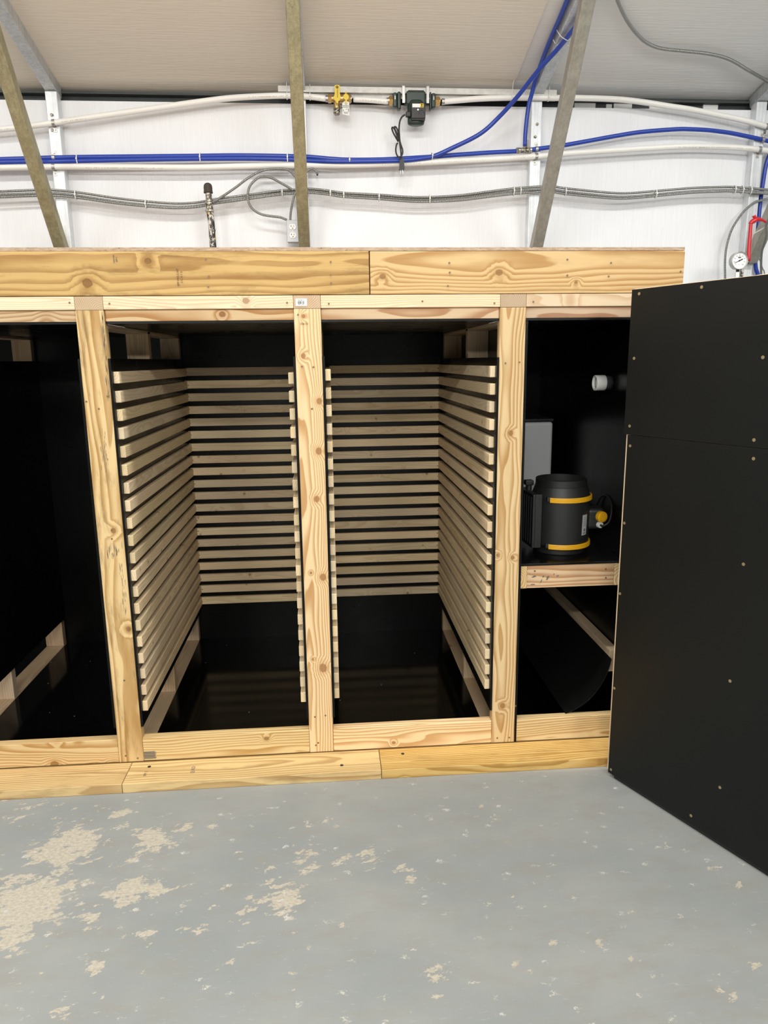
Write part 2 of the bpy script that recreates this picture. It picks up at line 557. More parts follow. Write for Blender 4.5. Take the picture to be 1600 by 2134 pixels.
M['cord_g'] = plain('grey_cable_sheath', (0.16, 0.165, 0.15), 0.5)
M['rod'] = plain('bare_steel_rod', (0.7, 0.66, 0.6), 0.35, 0.7)
M['screw'] = plain('tan_screw_head', (0.40, 0.31, 0.17), 0.4, 0.6)
M['nail'] = plain('dark_nail_hole', (0.20, 0.14, 0.07), 0.5, 0.3)


def m_oldpipe():
    a = NT('flaking_painted_pipe')
    p = a.obj()
    n1 = a.noise(a.vmath('MULTIPLY', p, (60, 60, 40)), 1.0, 5, 0.7)
    c = a.mix(a.ramp(n1.outputs[0], 0.50, 0.56), (0.018, 0.018, 0.018), (0.62, 0.58, 0.5))
    n2 = a.noise(a.vmath('MULTIPLY', p, (20, 20, 9)), 1.0, 2, 0.5)
    c = a.mix(a.math('MULTIPLY', a.ramp(n2.outputs[0], 0.60, 0.66), a.ramp(n1.outputs[0], 0.45, 0.5)), c, (0.55, 0.36, 0.1))
    return a.set(Base_Color=c, Roughness=0.45)


def m_soiled_steel():
    a = NT('soiled_steel_fitting')
    n1 = a.noise(a.obj(), 90.0, 4, 0.7)
    c = a.mix(a.ramp(n1.outputs[0], 0.42, 0.58), (0.10, 0.085, 0.065), (0.55, 0.52, 0.44))
    return a.set(Base_Color=c, Roughness=0.4, Metallic=0.6)


M['oldpipe'] = m_oldpipe()
M['soiled'] = m_soiled_steel()


# ------------------------------------------------------------------ boards
def board(name, x0, x1, y0, y1, z0, z1, axis, mat, parent, bevel=0.0016, label=None, nseg=2, knots=None):
    mb = MB().bbox(x0, x1, y0, y1, z0, z1, bevel, None, nseg)
    oa = random.uniform(-20, 20)
    pu = random.choice((-1, 1)) * random.uniform(0.004, 0.05)
    pv = random.choice((-1, 1)) * random.uniform(0.02, 0.055)
    c = ((x0 + x1) / 2, (y0 + y1) / 2, (z0 + z1) / 2)
    ext = (x1 - x0, y1 - y0, z1 - z0)
    oth = (2, 1) if axis == 0 else (0, 1) if axis == 2 else ((0, 2) if ext[0] > ext[2] else (2, 0))
    mb.g = [(p[axis] + oa, p[oth[0]] - c[oth[0]] + pu, p[oth[1]] - c[oth[1]] + pv) for p in mb.v]
    if knots:
        kp = []
        for px_, py_, kr in knots:
            k = at(px_, py_, y0)
            kp.append((k[axis] + oa, k[oth[0]] - c[oth[0]] + pu, kr))
        mat = wood(mat.name + '_knotty', *WOODS[mat.name], kpos=kp)
    return mb.build(name, mat, parent, label)


def text_mesh(s, size, mtx, thick=0.0003):
    cu = bpy.data.curves.new('lettering', 'FONT')
    cu.body = s
    cu.size = size
    cu.align_x = 'CENTER'
    cu.align_y = 'CENTER'
    cu.extrude = thick
    o = bpy.data.objects.new('lettering', cu)
    COL.objects.link(o)
    dg = bpy.context.evaluated_depsgraph_get()
    dg.update()
    me = bpy.data.meshes.new_from_object(o.evaluated_get(dg))
    bpy.data.objects.remove(o, do_unlink=True)
    bpy.data.curves.remove(cu)
    vs = [mtx @ v.co for v in me.vertices]
    fs = [tuple(p.vertices) for p in me.polygons]
    bpy.data.meshes.remove(me)
    return vs, fs


# letter frame that faces the aisle: local x -> +X, local y -> +Z, local z -> -Y
FACE = Matrix(((1, 0, 0, 0), (0, 0, -1, 0), (0, 1, 0, 0), (0, 0, 0, 1)))


def facing(x, y, z, rot=0.0):
    return Matrix.Translation((x, y, z)) @ FACE @ Matrix.Rotation(rot, 4, 'Z')


# ------------------------------------------------------------------ structure
def build_floor():
    xs = [-6.5, -4, -2.6] + [-2.0 + 0.02 * i for i in range(201)] + [2.6, 4, 6.5]
    ys = [-8.0, -5, -3, -2.2] + [-1.7 + 0.02 * i for i in range(86)] + [0.4, 1.0, 1.8]
    spots = [(145, 1760, 52, 1.15), (65, 1880, 58, 1.35), (32, 1950, 30, 1.0), (268, 1855, 34, .95), (325, 1748, 38, .95), (245, 1690, 28, .75), (277, 1735, 14, .8), (280, 1790, 16, .7), (590, 1872, 36, .75), (530, 1895, 20, .65),
             (715, 1928, 11, .9), (770, 1783, 28, .8), (720, 1788, 24, .8), (635, 1795, 26, .75), (765, 1807, 20, .7), (200, 2020, 15, .8), (132, 2107, 26, .65), (195, 1915, 13, .85), (315, 1950, 15, .7), (415, 1932, 13, .7), (20, 1840, 22, .9), (140, 1840, 20, .8),
             (75, 1775, 24, .85), (680, 1720, 34, .55), (775, 1982, 9, .9), (325, 1855, 22, .7), (605, 1880, 16, .9), (840, 1817, 17, .95), (855, 1832, 14, .85), (1150, 1960, 13, .95), (1190, 1960, 9, .9), (1235, 1950, 12, 1.0), (1255, 1967, 12, 1.0), (1275, 1957, 9, .9), (1315, 1992, 12, .9),
             (1087, 2012, 30, .6), (905, 2022, 23, 1.0), (852, 2105, 15, .9), (905, 2077, 9, .9), (1077, 1875, 10, 1.0), (1122, 1855, 9, .8), (1000, 1677, 13, .8), (1027, 1702, 12, .7), (1525, 2072, 22, .95), (1575, 2012, 13, 1.0), (1540, 1845, 13, .85), (1490, 1812, 13, .85), (1450, 1790, 12, .8),
             (1370, 2022, 9, .9), (897, 1857, 11, .7), (1290, 1690, 10, .7), (1380, 1747, 12, .6), (1315, 1900, 8, .8), (390, 1720, 12, .8), (440, 1720, 12, .7), (100, 1670, 40, .5), (30, 1690, 40, .5)]
    S = []
    for x, y, r, k in spots:
        p = at(x, y, 0, 2)
        p2 = at(x + r, y, 0, 2)
        S.append((p.x, p.y, (p2 - p).length * 1.3, k))
    vs, ch = [], []
    for y in ys:
        for x in xs:
            vs.append((x, y, 0))
            c = 0.0
            if -1.8 < y < 0.1 and -2 < x < 2.1:
                for sx, sy, sr, k in S:
                    d2 = ((x - sx) ** 2 + (y - sy) ** 2) / (sr * sr)
                    if d2 < 5:
                        c = max(c, k * math.exp(-d2 * 0.9))
                c = c + (0.46 if x < 0.0 else 0.2) * max(0, 1 - abs(y + 0.7) / 1.0)
            ch.append(c)
    nx = len(xs)
    fs = [(j * nx + i, j * nx + i + 1, (j + 1) * nx + i + 1, (j + 1) * nx + i) for j in range(len(ys) - 1) for i in range(nx - 1)]
    mb = MB().add(vs, fs)
    o = mb.build('floor', M['floor'])
    a = o.data.attributes.new('chip', 'FLOAT', 'POINT')
    a.data.foreach_set('value', ch)
    struct(o)


build_floor()
ROOF0, SLOPE, YW = 2.862, 0.25, 1.577          # roof underside height at y=1.52, slope, wall plane


def roofz(y):
    return ROOF0 + SLOPE * (1.52 - y)


mb = MB()
RID = -2.9
for xa, xb, dz in ((-6.4, 1.06, 0.0), (1.06, 6.4, 0.009)):
    prof = [(1.66, roofz(1.66)), (RID, roofz(RID)), (-7.6, roofz(RID) - SLOPE * (RID + 7.6) * -1 * -1)]
    prof = [(y, z + dz) for y, z in prof]
    top = [(y, z + 0.05) for y, z in reversed(prof)]
    ring = prof + top
    n = len(ring)
    vs = [(xa, y, z) for y, z in ring] + [(xb, y, z) for y, z in ring]
    fs = [(k, (k + 1) % n, n + (k + 1) % n, n + k) for k in range(n)] + [(0, 5, 4, 1), (1, 4, 3, 2), (6, 7, 10, 11), (7, 8, 9, 10)]
    struct(MB().add(vs, fs).build('ceiling', M['ceil' if xa < 0 else 'ceil2']))
struct(MB().box(-6.4, 6.4, YW, YW + 0.03, 0, 2.775).build('wall_back', M['wall']))
struct(MB().box(-6.4, 6.4, -7.6, -7.5, 0, 3.0).build('wall_front', M['wall']))
struct(MB().box(-6.5, -6.4, -7.6, 1.7, 0, 4.0).build('wall_left', M['wall']))
struct(MB().box(6.4, 6.5, -7.6, 1.7, 0, 4.0).build('wall_right', M['wall']))
# dark eave strip above the wall panel, with a lip
mb = MB().box(-6.4, 6.4, YW + 0.055, YW + 0.075, 2.70, 2.855).box(-6.4, 6.4, YW + 0.012, YW + 0.055, 2.812, 2.822)
ev = struct(mb.build('trim_1', M['eave']))
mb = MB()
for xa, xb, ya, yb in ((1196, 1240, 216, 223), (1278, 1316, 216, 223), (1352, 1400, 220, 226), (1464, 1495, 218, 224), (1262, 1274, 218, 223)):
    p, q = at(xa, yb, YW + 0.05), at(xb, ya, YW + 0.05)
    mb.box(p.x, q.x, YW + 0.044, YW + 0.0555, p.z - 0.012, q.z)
mb.build('foam_scrap', M['foam'], None)  # pale pieces stand in for daylight showing through gaps at the eave
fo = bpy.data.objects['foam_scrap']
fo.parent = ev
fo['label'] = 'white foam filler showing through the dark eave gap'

# ------------------------------------------------------------------ steel frame of the building
H = 0.0286
FX = {'left': -1.2596, 'middle': -0.0385, 'right': 1.1826, 'far right': 2.40}
PY = 1.52


def steel_tube(name, p0, p1, w, up, mat, wall=0.0025, r=0.004):
    """square tube between two points"""
    p0, p1 = Vector(p0), Vector(p1)
    t = (p1 - p0).normalized()
    sx = Vector((1, 0, 0))
    n = t.cross(sx).normalized()
    L = (p1 - p0).length
    m = Matrix(((sx.x, n.x, t.x, p0.x), (sx.y, n.y, t.y, p0.y), (sx.z, n.z, t.z, p0.z), (0, 0, 0, 1)))
    h = w / 2
    out = []
    for cx, cy, a0 in ((h - r, h - r, 0), (-h + r, h - r, 90), (-h + r, -h + r, 180), (h - r, -h + r, 270)):
        for k in range(4):
            a = math.radians(a0 + 30 * k)
            out.append((cx + r * math.cos(a), cy + r * math.sin(a)))
    mb = MB()
    mb.prism(out, 0, L, m)
    return mb.build(name, mat)


for nm, x in FX.items():
    o = steel_tube('steel_post', (x, PY + H, 0), (x, PY + H, 2.797), 2 * H, None, M['galv_post'])
    tag(o, {'left': 'upright galvanized steel post on the white wall at the left edge', 'middle': 'upright galvanized steel post hidden behind the middle slanted brace',
            'right': 'upright galvanized steel post beside the blue pipe tee', 'far right': 'upright galvanized steel post behind the round pressure gauge'}[nm], 'post', 'steel wall posts')
    # roof rafter, follows the roof slope
    e = -2.85
    cz = -H * 1.03
    o = steel_tube('steel_rafter', (x, PY + 0.075, roofz(PY + 0.075) + cz), (x, e, roofz(e) + cz), 2 * H, None, M['galv'])
    tag(o, {'left': 'grey galvanized roof rafter rising in the top left corner', 'middle': 'grey galvanized roof rafter hidden behind the middle slanted brace',
            'right': 'grey galvanized roof rafter with blue pipe strapped to it', 'far right': 'grey galvanized roof rafter at the right edge above the white pipe'}[nm], 'rafter', 'steel roof rafters')
    # knee brace from post to rafter: front face passes (1.42, 2.055) and (0.80, 2.90)
    dy, dz = 0.80 - 1.42, 2.90 - 2.055
    L = math.hypot(dy, dz)
    ty, tz = dy / L, dz / L
    ny, nz = tz, -ty                       # away from the aisle
    F0 = (1.42, 2.055)
    R0 = (1.42 + ny * 2 * H, 2.055 + nz * 2 * H)
    yat = lambda P, z: P[0] + (z - P[1]) * ty / tz
    zat = lambda P, y: P[1] + (y - P[0]) * tz / ty

    def top(P):                            # meets the underside of the rafter
        y = 0.6
        for _ in range(60):
            y = yat(P, roofz(y) - 0.0595)
        return y, roofz(y) - 0.0595
    yb_ = PY - 0.0006
    poly = [top(F0), (yat(F0, 1.98), 1.98), (yb_, 1.98), (yb_, zat(R0, yb_)), top(R0)] if nm == 'far right' else [top(F0), (yb_, zat(F0, yb_)), (yb_, zat(R0, yb_)), top(R0)]
    bm = bmesh.new()
    va = [bm.verts.new((x - H, y, z)) for y, z in poly]
    vb = [bm.verts.new((x + H, y, z)) for y, z in poly]
    k_ = len(poly)
    bm.faces.new(va)
    bm.faces.new(list(reversed(vb)))
    for i in range(k_):
        bm.faces.new((va[(i + 1) % k_], va[i], vb[i], vb[(i + 1) % k_]))
    bmesh.ops.recalc_face_normals(bm, faces=bm.faces)
    bmesh.ops.bevel(bm, geom=[e for e in bm.edges if abs(e.verts[0].co.x - e.verts[1].co.x) < 1e-6 and (e.verts[0].co - e.verts[1].co).length > 0.3], offset=0.005, segments=3, affect='EDGES', profile=0.5)
    mb = MB()
    mb.frombm(bm)
    o = mb.build('knee_brace', M['brace'] if nm in ('left', 'middle') else M['brace_grey'])
    tag(o, {'left': 'slanted olive steel brace crossing the wall at left', 'middle': 'slanted olive steel brace in front of the outlet box, nearly upright in view',
            'right': 'slanted grey steel brace crossing the wall right of the pump', 'far right': 'slanted dark grey steel brace behind the red lever'}[nm], 'brace', 'slanted steel braces')

# strut rail under the roof that carries the pump
mb = MB().box(-0.145, 1.277, 1.492, 1.519, 2.803, 2.806).box(-0.145, 1.277, 1.492, 1.4945, 2.806, 2.830)
mb.box(-0.145, 1.277, 1.5165, 1.519, 2.785, 2.803).box(-0.145, 1.277, 1.4945, 1.519, 2.828, 2.830)
tag(mb.build('strut_rail', M['strut']), 'long galvanized strut rail above the pump and valve, under the roof', 'rail')

# ------------------------------------------------------------------ cabinet
cab = empty('drying_cabinet', (0, 0.6, 0), 'long pine-framed drying cabinet with black lining and slatted open bays', 'cabinet')
XP = [-1.402, -0.7026, 0.0, 0.6941]
PW = 0.0889 / 2
T = 0.0085            # black panel thickness
ZB, ZP0, ZP1 = 0.036, 0.036, 1.6515
YB = 1.208            # face of the back panel
# base planks lying flat in front
for xa, xb, mt, lb in ((-2.1, -0.701, 'w_base', None), (-0.699, 0.2145, 'w_base', None), (0.2165, 1.283, 'w_base', 'darker stained base plank')):
    board('base_plank', xa, xb, -0.1442, -0.003, 0, ZB - 0.0005, 0, M['w_base'], cab, 0.002, lb)
board('base_beam', -2.1, 1.283, 0.002, 0.05, 0, 0.028, 0, M['w_base'], cab)
board('base_beam', -2.1, 1.283, 1.15, 1.225, 0, 0.028, 0, M['w_base'], cab)
# posts, dividers
KN = {1: [(236, 1106, .010), (252, 812, .008), (268, 1311, .010)],
      2: [(632, 742, .009), (665, 836, .011), (664, 940, .0125), (660, 1040, .011), (673, 1203, .0125), (648, 1194, .005), (673, 1392, .016), (652, 1374, .005), (632, 659, .007)],
      3: [(1064, 903, .010), (1037, 1157, .007), (1068, 1162, .008), (1047, 1471, .0115)]}
KH = {2: [(463, 655, .011)]}
KT = {2: [(512, 627, .011)]}
KS = {2: [(555, 1539, .009)], 3: [(820, 1548, .007)]}
for i, x in enumerate(XP):
    board('post', x - PW, x + PW, 0, 0.038, ZP0, ZP1, 2, M['w_old' if i == 1 else 'w_front'], cab, 0.0018, 'weathered smudged post' if i == 1 else None, 2, KN.get(i))
board('post', 1.194, 1.283, 0, 0.038, ZP0, ZP1, 2, M['w_front'], cab, 0.0018)
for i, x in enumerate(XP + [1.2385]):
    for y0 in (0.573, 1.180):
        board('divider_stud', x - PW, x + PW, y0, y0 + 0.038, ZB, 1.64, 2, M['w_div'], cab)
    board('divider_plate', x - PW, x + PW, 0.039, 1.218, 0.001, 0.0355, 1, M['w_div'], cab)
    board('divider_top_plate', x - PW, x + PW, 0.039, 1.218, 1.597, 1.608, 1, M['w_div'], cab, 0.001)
    # joist lying flat over the post, its sawn end showing
    board('joist', x - PW, x + PW, 0, 1.219, ZP1 + 0.0006, 1.6945, 1, M['w_end'], cab, 0.001)
# plates and recessed headers, sills
XE = [(-2.1, XP[0] - PW)] + [(XP[i] + PW, XP[i + 1] - PW) for i in range(3)] + [(XP[3] + PW, 1.194)]
for bay, (a, b) in enumerate(XE):
    board('top_plate', a + .0008, b - .0008, 0.0, 0.089, 1.6535, 1.6945, 0, M['w_plate'], cab, 0.0014, None, 2, KT.get(bay))
    board('header', a + .0008, b - .0008, 0.013, 0.09, 1.6168, 1.653, 0, M['w_header'], cab, 0.0014, None, 2, KH.get(bay))
    board('sill', a + .0008, b - .0008, 0.0005, 0.036, 0.0375, 0.1288, 0, M['w_front'], cab, 0.0016, None, 2, KS.get(bay))
    # lining: ceiling, floor, back of each bay
    MB().box(a - 0.002, b + 0.002, 0.0135, YB + 0.0119, 1.609, 1.6163).build('ceiling_panel', M['black'], cab)
    MB().box(a - 0.0005, b + 0.0005, 0.0365, YB + 0.0119, 0.0285, 0.033).build('floor_panel', M['black_floor'], cab)
    MB().box(a - 0.03, b + 0.03, YB + 0.012, YB + 0.0185, 0.02, 1.65).build('back_panel', M['black'], cab)
# beam boards on top, and the flake board lid
board('rim_beam', -2.1, 0.2075, 0.0, 0.038, 1.6965, 1.833, 0, M['w_beam'], cab, 0.002, 'darker weathered beam board', 2, [(182, 590, .016), (308, 544, .011)])
board('rim_beam', 0.2105, 1.283, 0.0005, 0.038, 1.6965, 1.8325, 0, M['w_beam2'], cab, 0.002, 'lighter yellow beam board', 2, [(1200, 588, .006), (1040, 568, .012), (797, 576, .010)])
board('rim_beam', -2.1, 1.283, 1.18, 1.218, 1.6965, 1.833, 0, M['w_beam'], cab, 0.002)
MB().box(-2.1, 0.0855, 0.001, 1.219, 1.8338, 1.8450).build('roof_panel', M['osb'], cab)
MB().box(0.0865, 1.281, 0.001, 1.219, 1.8338, 1.8445).build('roof_panel', M['osb'], cab)
MB().box(1.284, 1.29, 0.04, 1.219, 0.03, 1.695).build('end_panel', M['black'], cab)
# side lining with an air gap above and below
for i, x in enumerate(XP):
    for s in (-1, 1):
        if i == 0 and s == -1:
            continue
        xa = x + s * PW
        xb = xa + s * T
        full = (i == 3 and s == 1)
        z0, z1 = (0.175, 1.498) if i != 3 else (0.172, 1.487)
        if full:
            z0, z1 = 0.036, 1.607
        MB().bbox(min(xa, xb) + .0003, max(xa, xb), -0.0005, YB + 0.011, z0, z1, 0.0006).build('side_panel', M['black'], cab)
MB().bbox(1.160, 1.168, 0.0, YB + 0.011, 0.036, 1.607, 0.0006).build('side_panel', M['black'], cab)
MB().bbox(1.1685, 1.1935, 0.0, 0.038, 0.131, 1.607, 0.0006).build('side_filler', M['black'], cab)

# slats: 20 on each face of the two slatted bays
SW, SH = 0.0190, 0.0385


def slat_col(xa, xb, top, bot):
    for k in range(20):
        z1 = lerp(top, bot, k / 19) + random.uniform(-0.0012, 0.0012)
        y0 = 0.015 + random.uniform(-0.004, 0.004)
        board('side_slat', xa, xb, y0, 1.188, z1 - SH, z1, 1, M['w_slat'], cab, 0.0022)


def slat_back(xa, xb, top, bot):
    for k in range(20):
        z1 = lerp(top, bot, k / 19) + random.uniform(-0.0008, 0.0008)
        board('back_slat', xa, xb, 1.189, YB, z1 - SH, z1, 0, M['w_slat'], cab, 0.0020)
        # screw heads at both ends
        for xs in (xa + 0.016, xb - 0.016):
            SC.append((xs + random.uniform(-.003, .003), 1.1888, z1 - SH / 2 + random.uniform(-.006, .006)))


SC = []
xl = XP[1] + PW + T
slat_col(xl, xl + SW, 1.455, 0.271)
xr = XP[2] - PW - T
slat_col(xr - SW, xr, 1.446, 0.273)
xl2 = XP[2] + PW + T
slat_col(xl2, xl2 + SW, 1.455, 0.284)
xr2 = XP[3] - PW - T
slat_col(xr2 - SW, xr2, 1.459, 0.292)
slat_back(xl + SW * 0.2, xr - SW * 0.2, 1.4575, 0.271)
slat_back(xl2 + SW * 0.2, xr2 - SW * 0.2, 1.459, 0.286)
# back lining right behind the back slats
for a, b in ((XP[1] + PW, XP[2] - PW), (XP[2] + PW, XP[3] - PW)):
    MB().box(a + T + .0005, b - T - .0005, YB + 0.0002, YB + 0.0055, 0.0331, 1.50).build('back_liner', M['black'], cab)
mb = MB()
for x, y, z in SC:
    mb.cyl((x, y, z), (x, y + 0.002, z), 0.0032, seg=8)
o = mb.build('slat_screw', M['nail'], cab)
o['kind'] = 'stuff'

# nail and screw heads on the front
mbn = []
NAILS = [(145, 631), (228, 633), (598, 631), (685, 633), (1030, 632), (1111, 629), (880, 628), (621, 656), (1053, 757), (1082, 755), (180, 837), (224, 826), (206, 852), (629, 764), (653, 765), (650, 852), (656, 1494), (678, 1491),
         (658, 1553), (663, 1548), (1074, 1471), (1036, 1538), (1061, 1537), (233, 1105), (233, 1123), (269, 1311), (259, 1418), (262, 1575), (287, 1580), (689, 546), (689, 573), (690, 590), (429, 540), (435, 576), (434, 598), (936, 548), (937, 568), (933, 596), (1182, 541), (1182, 574), (1268, 576), (1418, 566), (1273, 548)]
for x, y in NAILS:
    p = at(x, y, 0.0)
    mb = MB().cyl((p.x, -0.0012, p.z), (p.x, 0.004, p.z), 0.0034, 0.0034, 10)
    mb.build('nail_head', M['nail'], cab)
for x, y in ((311, 1598), (839, 1571), (712, 1595)):
    p = at(x, y, 0.0355, 2)
    MB().cyl((p.x, p.y, 0.034), (p.x, p.y, 0.0368), 0.0065, 0.006, 12).build('base_screw', M['dark'], cab)

# lumber stamps and the bar code sticker
bc = MB().box(-0.0375, 0.0, -0.0012, 0.0, 1.6605, 1.6840).build('barcode_label', M['label'], cab, 'white bar code sticker')
mb = MB()
xx = -0.0300
while xx < -0.0085:
    w = random.choice((0.0005, 0.0009, 0.0013))
    if not (-0.0185 < xx < -0.0165):
        mb.box(xx, xx + w, -0.0016, -0.0012, 1.6670, 1.6760)
    xx += w + random.choice((0.0006, 0.0009))
mb.box(-0.0300, -0.0225, -0.0016, -0.0012, 1.6785, 1.6795).box(-0.0210, -0.0150, -0.0016, -0.0012, 1.6785, 1.6797).box(-0.0125, -0.0100, -0.0016, -0.0012, 1.6785, 1.6795)
mb.box(-0.0290, -0.0220, -0.0016, -0.0012, 1.6648, 1.6655).box(-0.0175, -0.0110, -0.0016, -0.0012, 1.6648, 1.6655)
mb.build('barcode', M['ink'], bc)


def stamp(name, s, size, m, mat='stamp'):
    vs, fs = text_mesh(s, size, m)
    return MB().add(vs, fs).build(name, M[mat], cab)


stamp('lumber_stamp', '101902', 0.0088, facing(-0.0105, -0.0004, 1.604, math.pi))
stamp('grade_stamp', 'HEM FIR', 0.0072, facing(-0.6105, -0.0004, 1.8095, math.pi / 2), 'ink')
stamp('grade_stamp', 'SPF 2', 0.0072, facing(-0.6020, -0.0004, 1.8085, math.pi / 2), 'ink')
stamp('grade_stamp', 'SPF NO.2 HT', 0.0098, facing(-0.4130, -0.0004, 1.7530, math.pi / 2), 'stamp')
stamp('grade_stamp', '3 C S 1 S', 0.0098, facing(-0.4015, -0.0004, 1.7530, math.pi / 2), 'stamp')
flat = Matrix.Translation((-0.466, -0.052, 0.0358)) @ Matrix.Rotation(math.pi / 2, 4, 'Z')
stamp('grade_stamp', '||| KD', 0.018, Matrix.Translation((-0.466, -0.075, 0.0358)) @ Matrix.Rotation(math.pi / 2, 4, 'Z'), 'ink')
stamp('grade_stamp', 'SPF 2', 0.014, Matrix.Translation((-0.632, -0.085, 0.0358)) @ Matrix.Rotation(math.pi / 2, 4, 'Z'), 'stamp')
# smudged stamp near the left end of the sill in the left bay
mb = MB()
for k in range(9):
    z = 0.045 + k * 0.0034
    mb.box(-0.656, -0.656 + 0.042 + random.uniform(-.004, .004), -0.0002, 0.001, z, z + 0.0022)
mb.build('smudged_stamp', M['ink'], cab)

mb = MB()
for px_, py0, py1, spread, n_ in ((214, 650, 735, 3, 34), (221, 745, 832, 4, 30), (217, 900, 990, 9, 26), (236, 1136, 1160, 14, 26), (254, 1175, 1275, 5, 30), (283, 1400, 1420, 4, 6)):
    for _ in range(n_):
        y_ = random.uniform(py0, py1)
        p = at(px_ + (y_ - py0) * 0.06 + random.gauss(0, spread * .5), y_, 0.0)
        w_, h_ = random.uniform(.0004, .0013), random.uniform(.004, .016)
        if abs(p.x - XP[1]) < PW - .003:
            mb.prism([(-w_, -h_), (w_ * .4, -h_ * .8), (w_, h_ * .2), (w_ * .3, h_), (-w_ * .7, h_ * .7)], 0, 0.0003, facing(p.x, 0.0001, p.z))
o = mb.build('smudge_mark', M['smudge'], cab)
o['kind'] = 'stuff'
# shelf of the equipment bay
board('shelf_bearer', 0.7470, 0.7850, 0.055, 1.19, 0.635, 0.7235, 1, M['w_front'], cab)
board('shelf_bearer', 1.1215, 1.1595, 0.055, 1.19, 0.635, 0.7235, 1, M['w_front'], cab)
board('shelf_rail', 0.7855, 1.1210, 0.056, 0.094, 0.6355, 0.7230, 0, M['w_header'], cab)
MB().bbox(0.7475, 1.1592, 0.050, YB, 0.7240, 0.7320, 0.0006).build('shelf_board', M['black'], cab)
mb = MB()
for x, y, w, h in ((1112, 1202, 10, 4), (1127, 1212, 3, 8), (1141, 1204, 6, 9), (1132, 1201, 3, 5), (1154, 1197, 3, 4), (1162, 1200, 6, 3), (1110, 1218, 11, 3), (1103, 1196, 2, 2)):
    p = at(x, y, 0.056)
    k_ = 11
    pts = []
    for j in range(k_):
        an = 2 * math.pi * j / k_
        q = random.uniform(.55, 1.15)
        pts.append((w * .0009 * q * math.cos(an) + h * .0004 * math.sin(an), h * .0011 * q * math.sin(an)))
    mb.prism(pts, 0, 0.0006, Matrix.Translation((p.x, 0.0561, p.z)) @ FACE)
mb.build('smudged_stamp', M['ink'], cab)
for x, y in ((1262, 1186), (1262, 1204), (1114, 1190)):
    p = at(x, y, 0.056)
    MB().cyl((p.x, 0.0545, p.z), (p.x, 0.06, p.z), 0.0036, 0.0036, 8).build('nail_head', M['nail'], cab)
# runner and curved sheet under the shelf
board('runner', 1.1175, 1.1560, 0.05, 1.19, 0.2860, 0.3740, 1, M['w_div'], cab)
cv = [(1.1165, 0.350), (1.110, 0.318), (1.098, 0.280), (1.078, 0.240), (1.050, 0.200), (1.015, 0.167), (0.975, 0.143), (0.945, 0.1300)]
prof = spline([Vector((x, 0, z)) for x, z in cv], 4)
n = len(prof)
vs, fs = [], []
for y in (0.026, 1.19):
    for p in prof:
        vs.append((p.x, y, p.z))
    for p in prof:
        vs.append((p.x + 0.0025, y, p.z - 0.0025))
for k in range(n - 1):
    fs.append((k, k + 1, 2 * n + k + 1, 2 * n + k))
    fs.append((n + k + 1, n + k, 3 * n + k, 3 * n + k + 1))
    fs.append((k + 1, k, n + k, n + k + 1))
    fs.append((2 * n + k, 2 * n + k + 1, 3 * n + k + 1, 3 * n + k))
fs += [(0, 2 * n, 3 * n, n), (n - 1, 2 * n - 1, 4 * n - 1, 3 * n - 1)]
MB().add(vs, fs, None, False).build('curved_sheet', M['sheet'], cab, 'curved black plastic sheet')

# ------------------------------------------------------------------ open door leaf
P0 = Vector((1.028, -0.195, 0))
D = Vector((0.427, -0.904, 0)).normalized()
NB = Vector((0.904, 0.427, 0)).normalized()     # away from the camera
DM = Matrix(((D.x, NB.x, 0, P0.x), (D.y, NB.y, 0, P0.y), (0, 0, 1, 0), (0, 0, 0, 1)))   # local x along leaf, y into thickness, z up
door = empty('cabinet_door', tuple(P0 + D * 0.45), 'black door leaf standing open at right, its inside screwed panels facing the aisle', 'door')
W_ = 0.90


def dbox(name, t0, t1, n0, n1, z0, z1, mat, axis=2, bev=0.0012, wood_=True, label=None):
    mb = MB().bbox(t0, t1, n0, n1, z0, z1, bev)
    if wood_:
        oa = random.uniform(-20, 20)
        oth = [i for i in range(3) if i != axis]
        c = ((t0 + t1) / 2, (n0 + n1) / 2, (z0 + z1) / 2)
        mb.g = [(p[axis] + oa, p[oth[0]] - c[oth[0]] + 0.05, p[oth[1]] - c[oth[1]] + 0.03) for p in mb.v]
    mb.v = [tuple(DM @ Vector(p)) for p in mb.v]
    return mb.build(name, mat, door, label)


for t0 in (-0.0075, 0.40, 0.807):
    dbox('stile', t0, t0 + 0.089, 0.0125, 0.0505, 0.016, 1.6925, M['w_ply'])
for t0, t1 in ((0.0855, 0.3995), (0.4895, 0.8065)):
    for z0 in (0.0165, 1.188, 1.6035):
        dbox('rail', t0, t1, 0.0125, 0.0505, z0, z0 + 0.0885, M['w_ply'], 0)
dbox('upper_panel', -0.0080, W_, 0, 0.012, 1.2355, 1.6895, M['black_door'], wood_=False, bev=0.0006)
dbox('lower_panel', 0.0085, W_, 0, 0.012, 0.0155, 1.2335, M['black_door'], wood_=False, bev=0.0006)
dbox('outer_skin', -0.004, W_, 0.051, 0.062, 0.016, 1.6915, M['black_door'], wood_=False, bev=0.0006)
dbox('bottom_sweep', 0.03, W_ - 0.005, 0.008, 0.030, 0.0, 0.0153, M['rubber'], wood_=False, bev=0.001)
for t, z in ((.022, 1.675), (.245, 1.675), (.017, 1.478), (.450, 1.477), (.015, 1.263), (.447, 1.256), (.022, 1.199), (.451, 1.205), (.017, .940), (.451, .904), (.016, .693), (.016, .345), (.444, .545), (.444, .196), (.022, .032), (.355, .046)):
    p = DM @ Vector((t, 0, z))
    MB().cyl(p - NB * 0.0010, p + NB * 0.003, 0.0048, 0.0048, 12).build('screw', M['screw'], door)

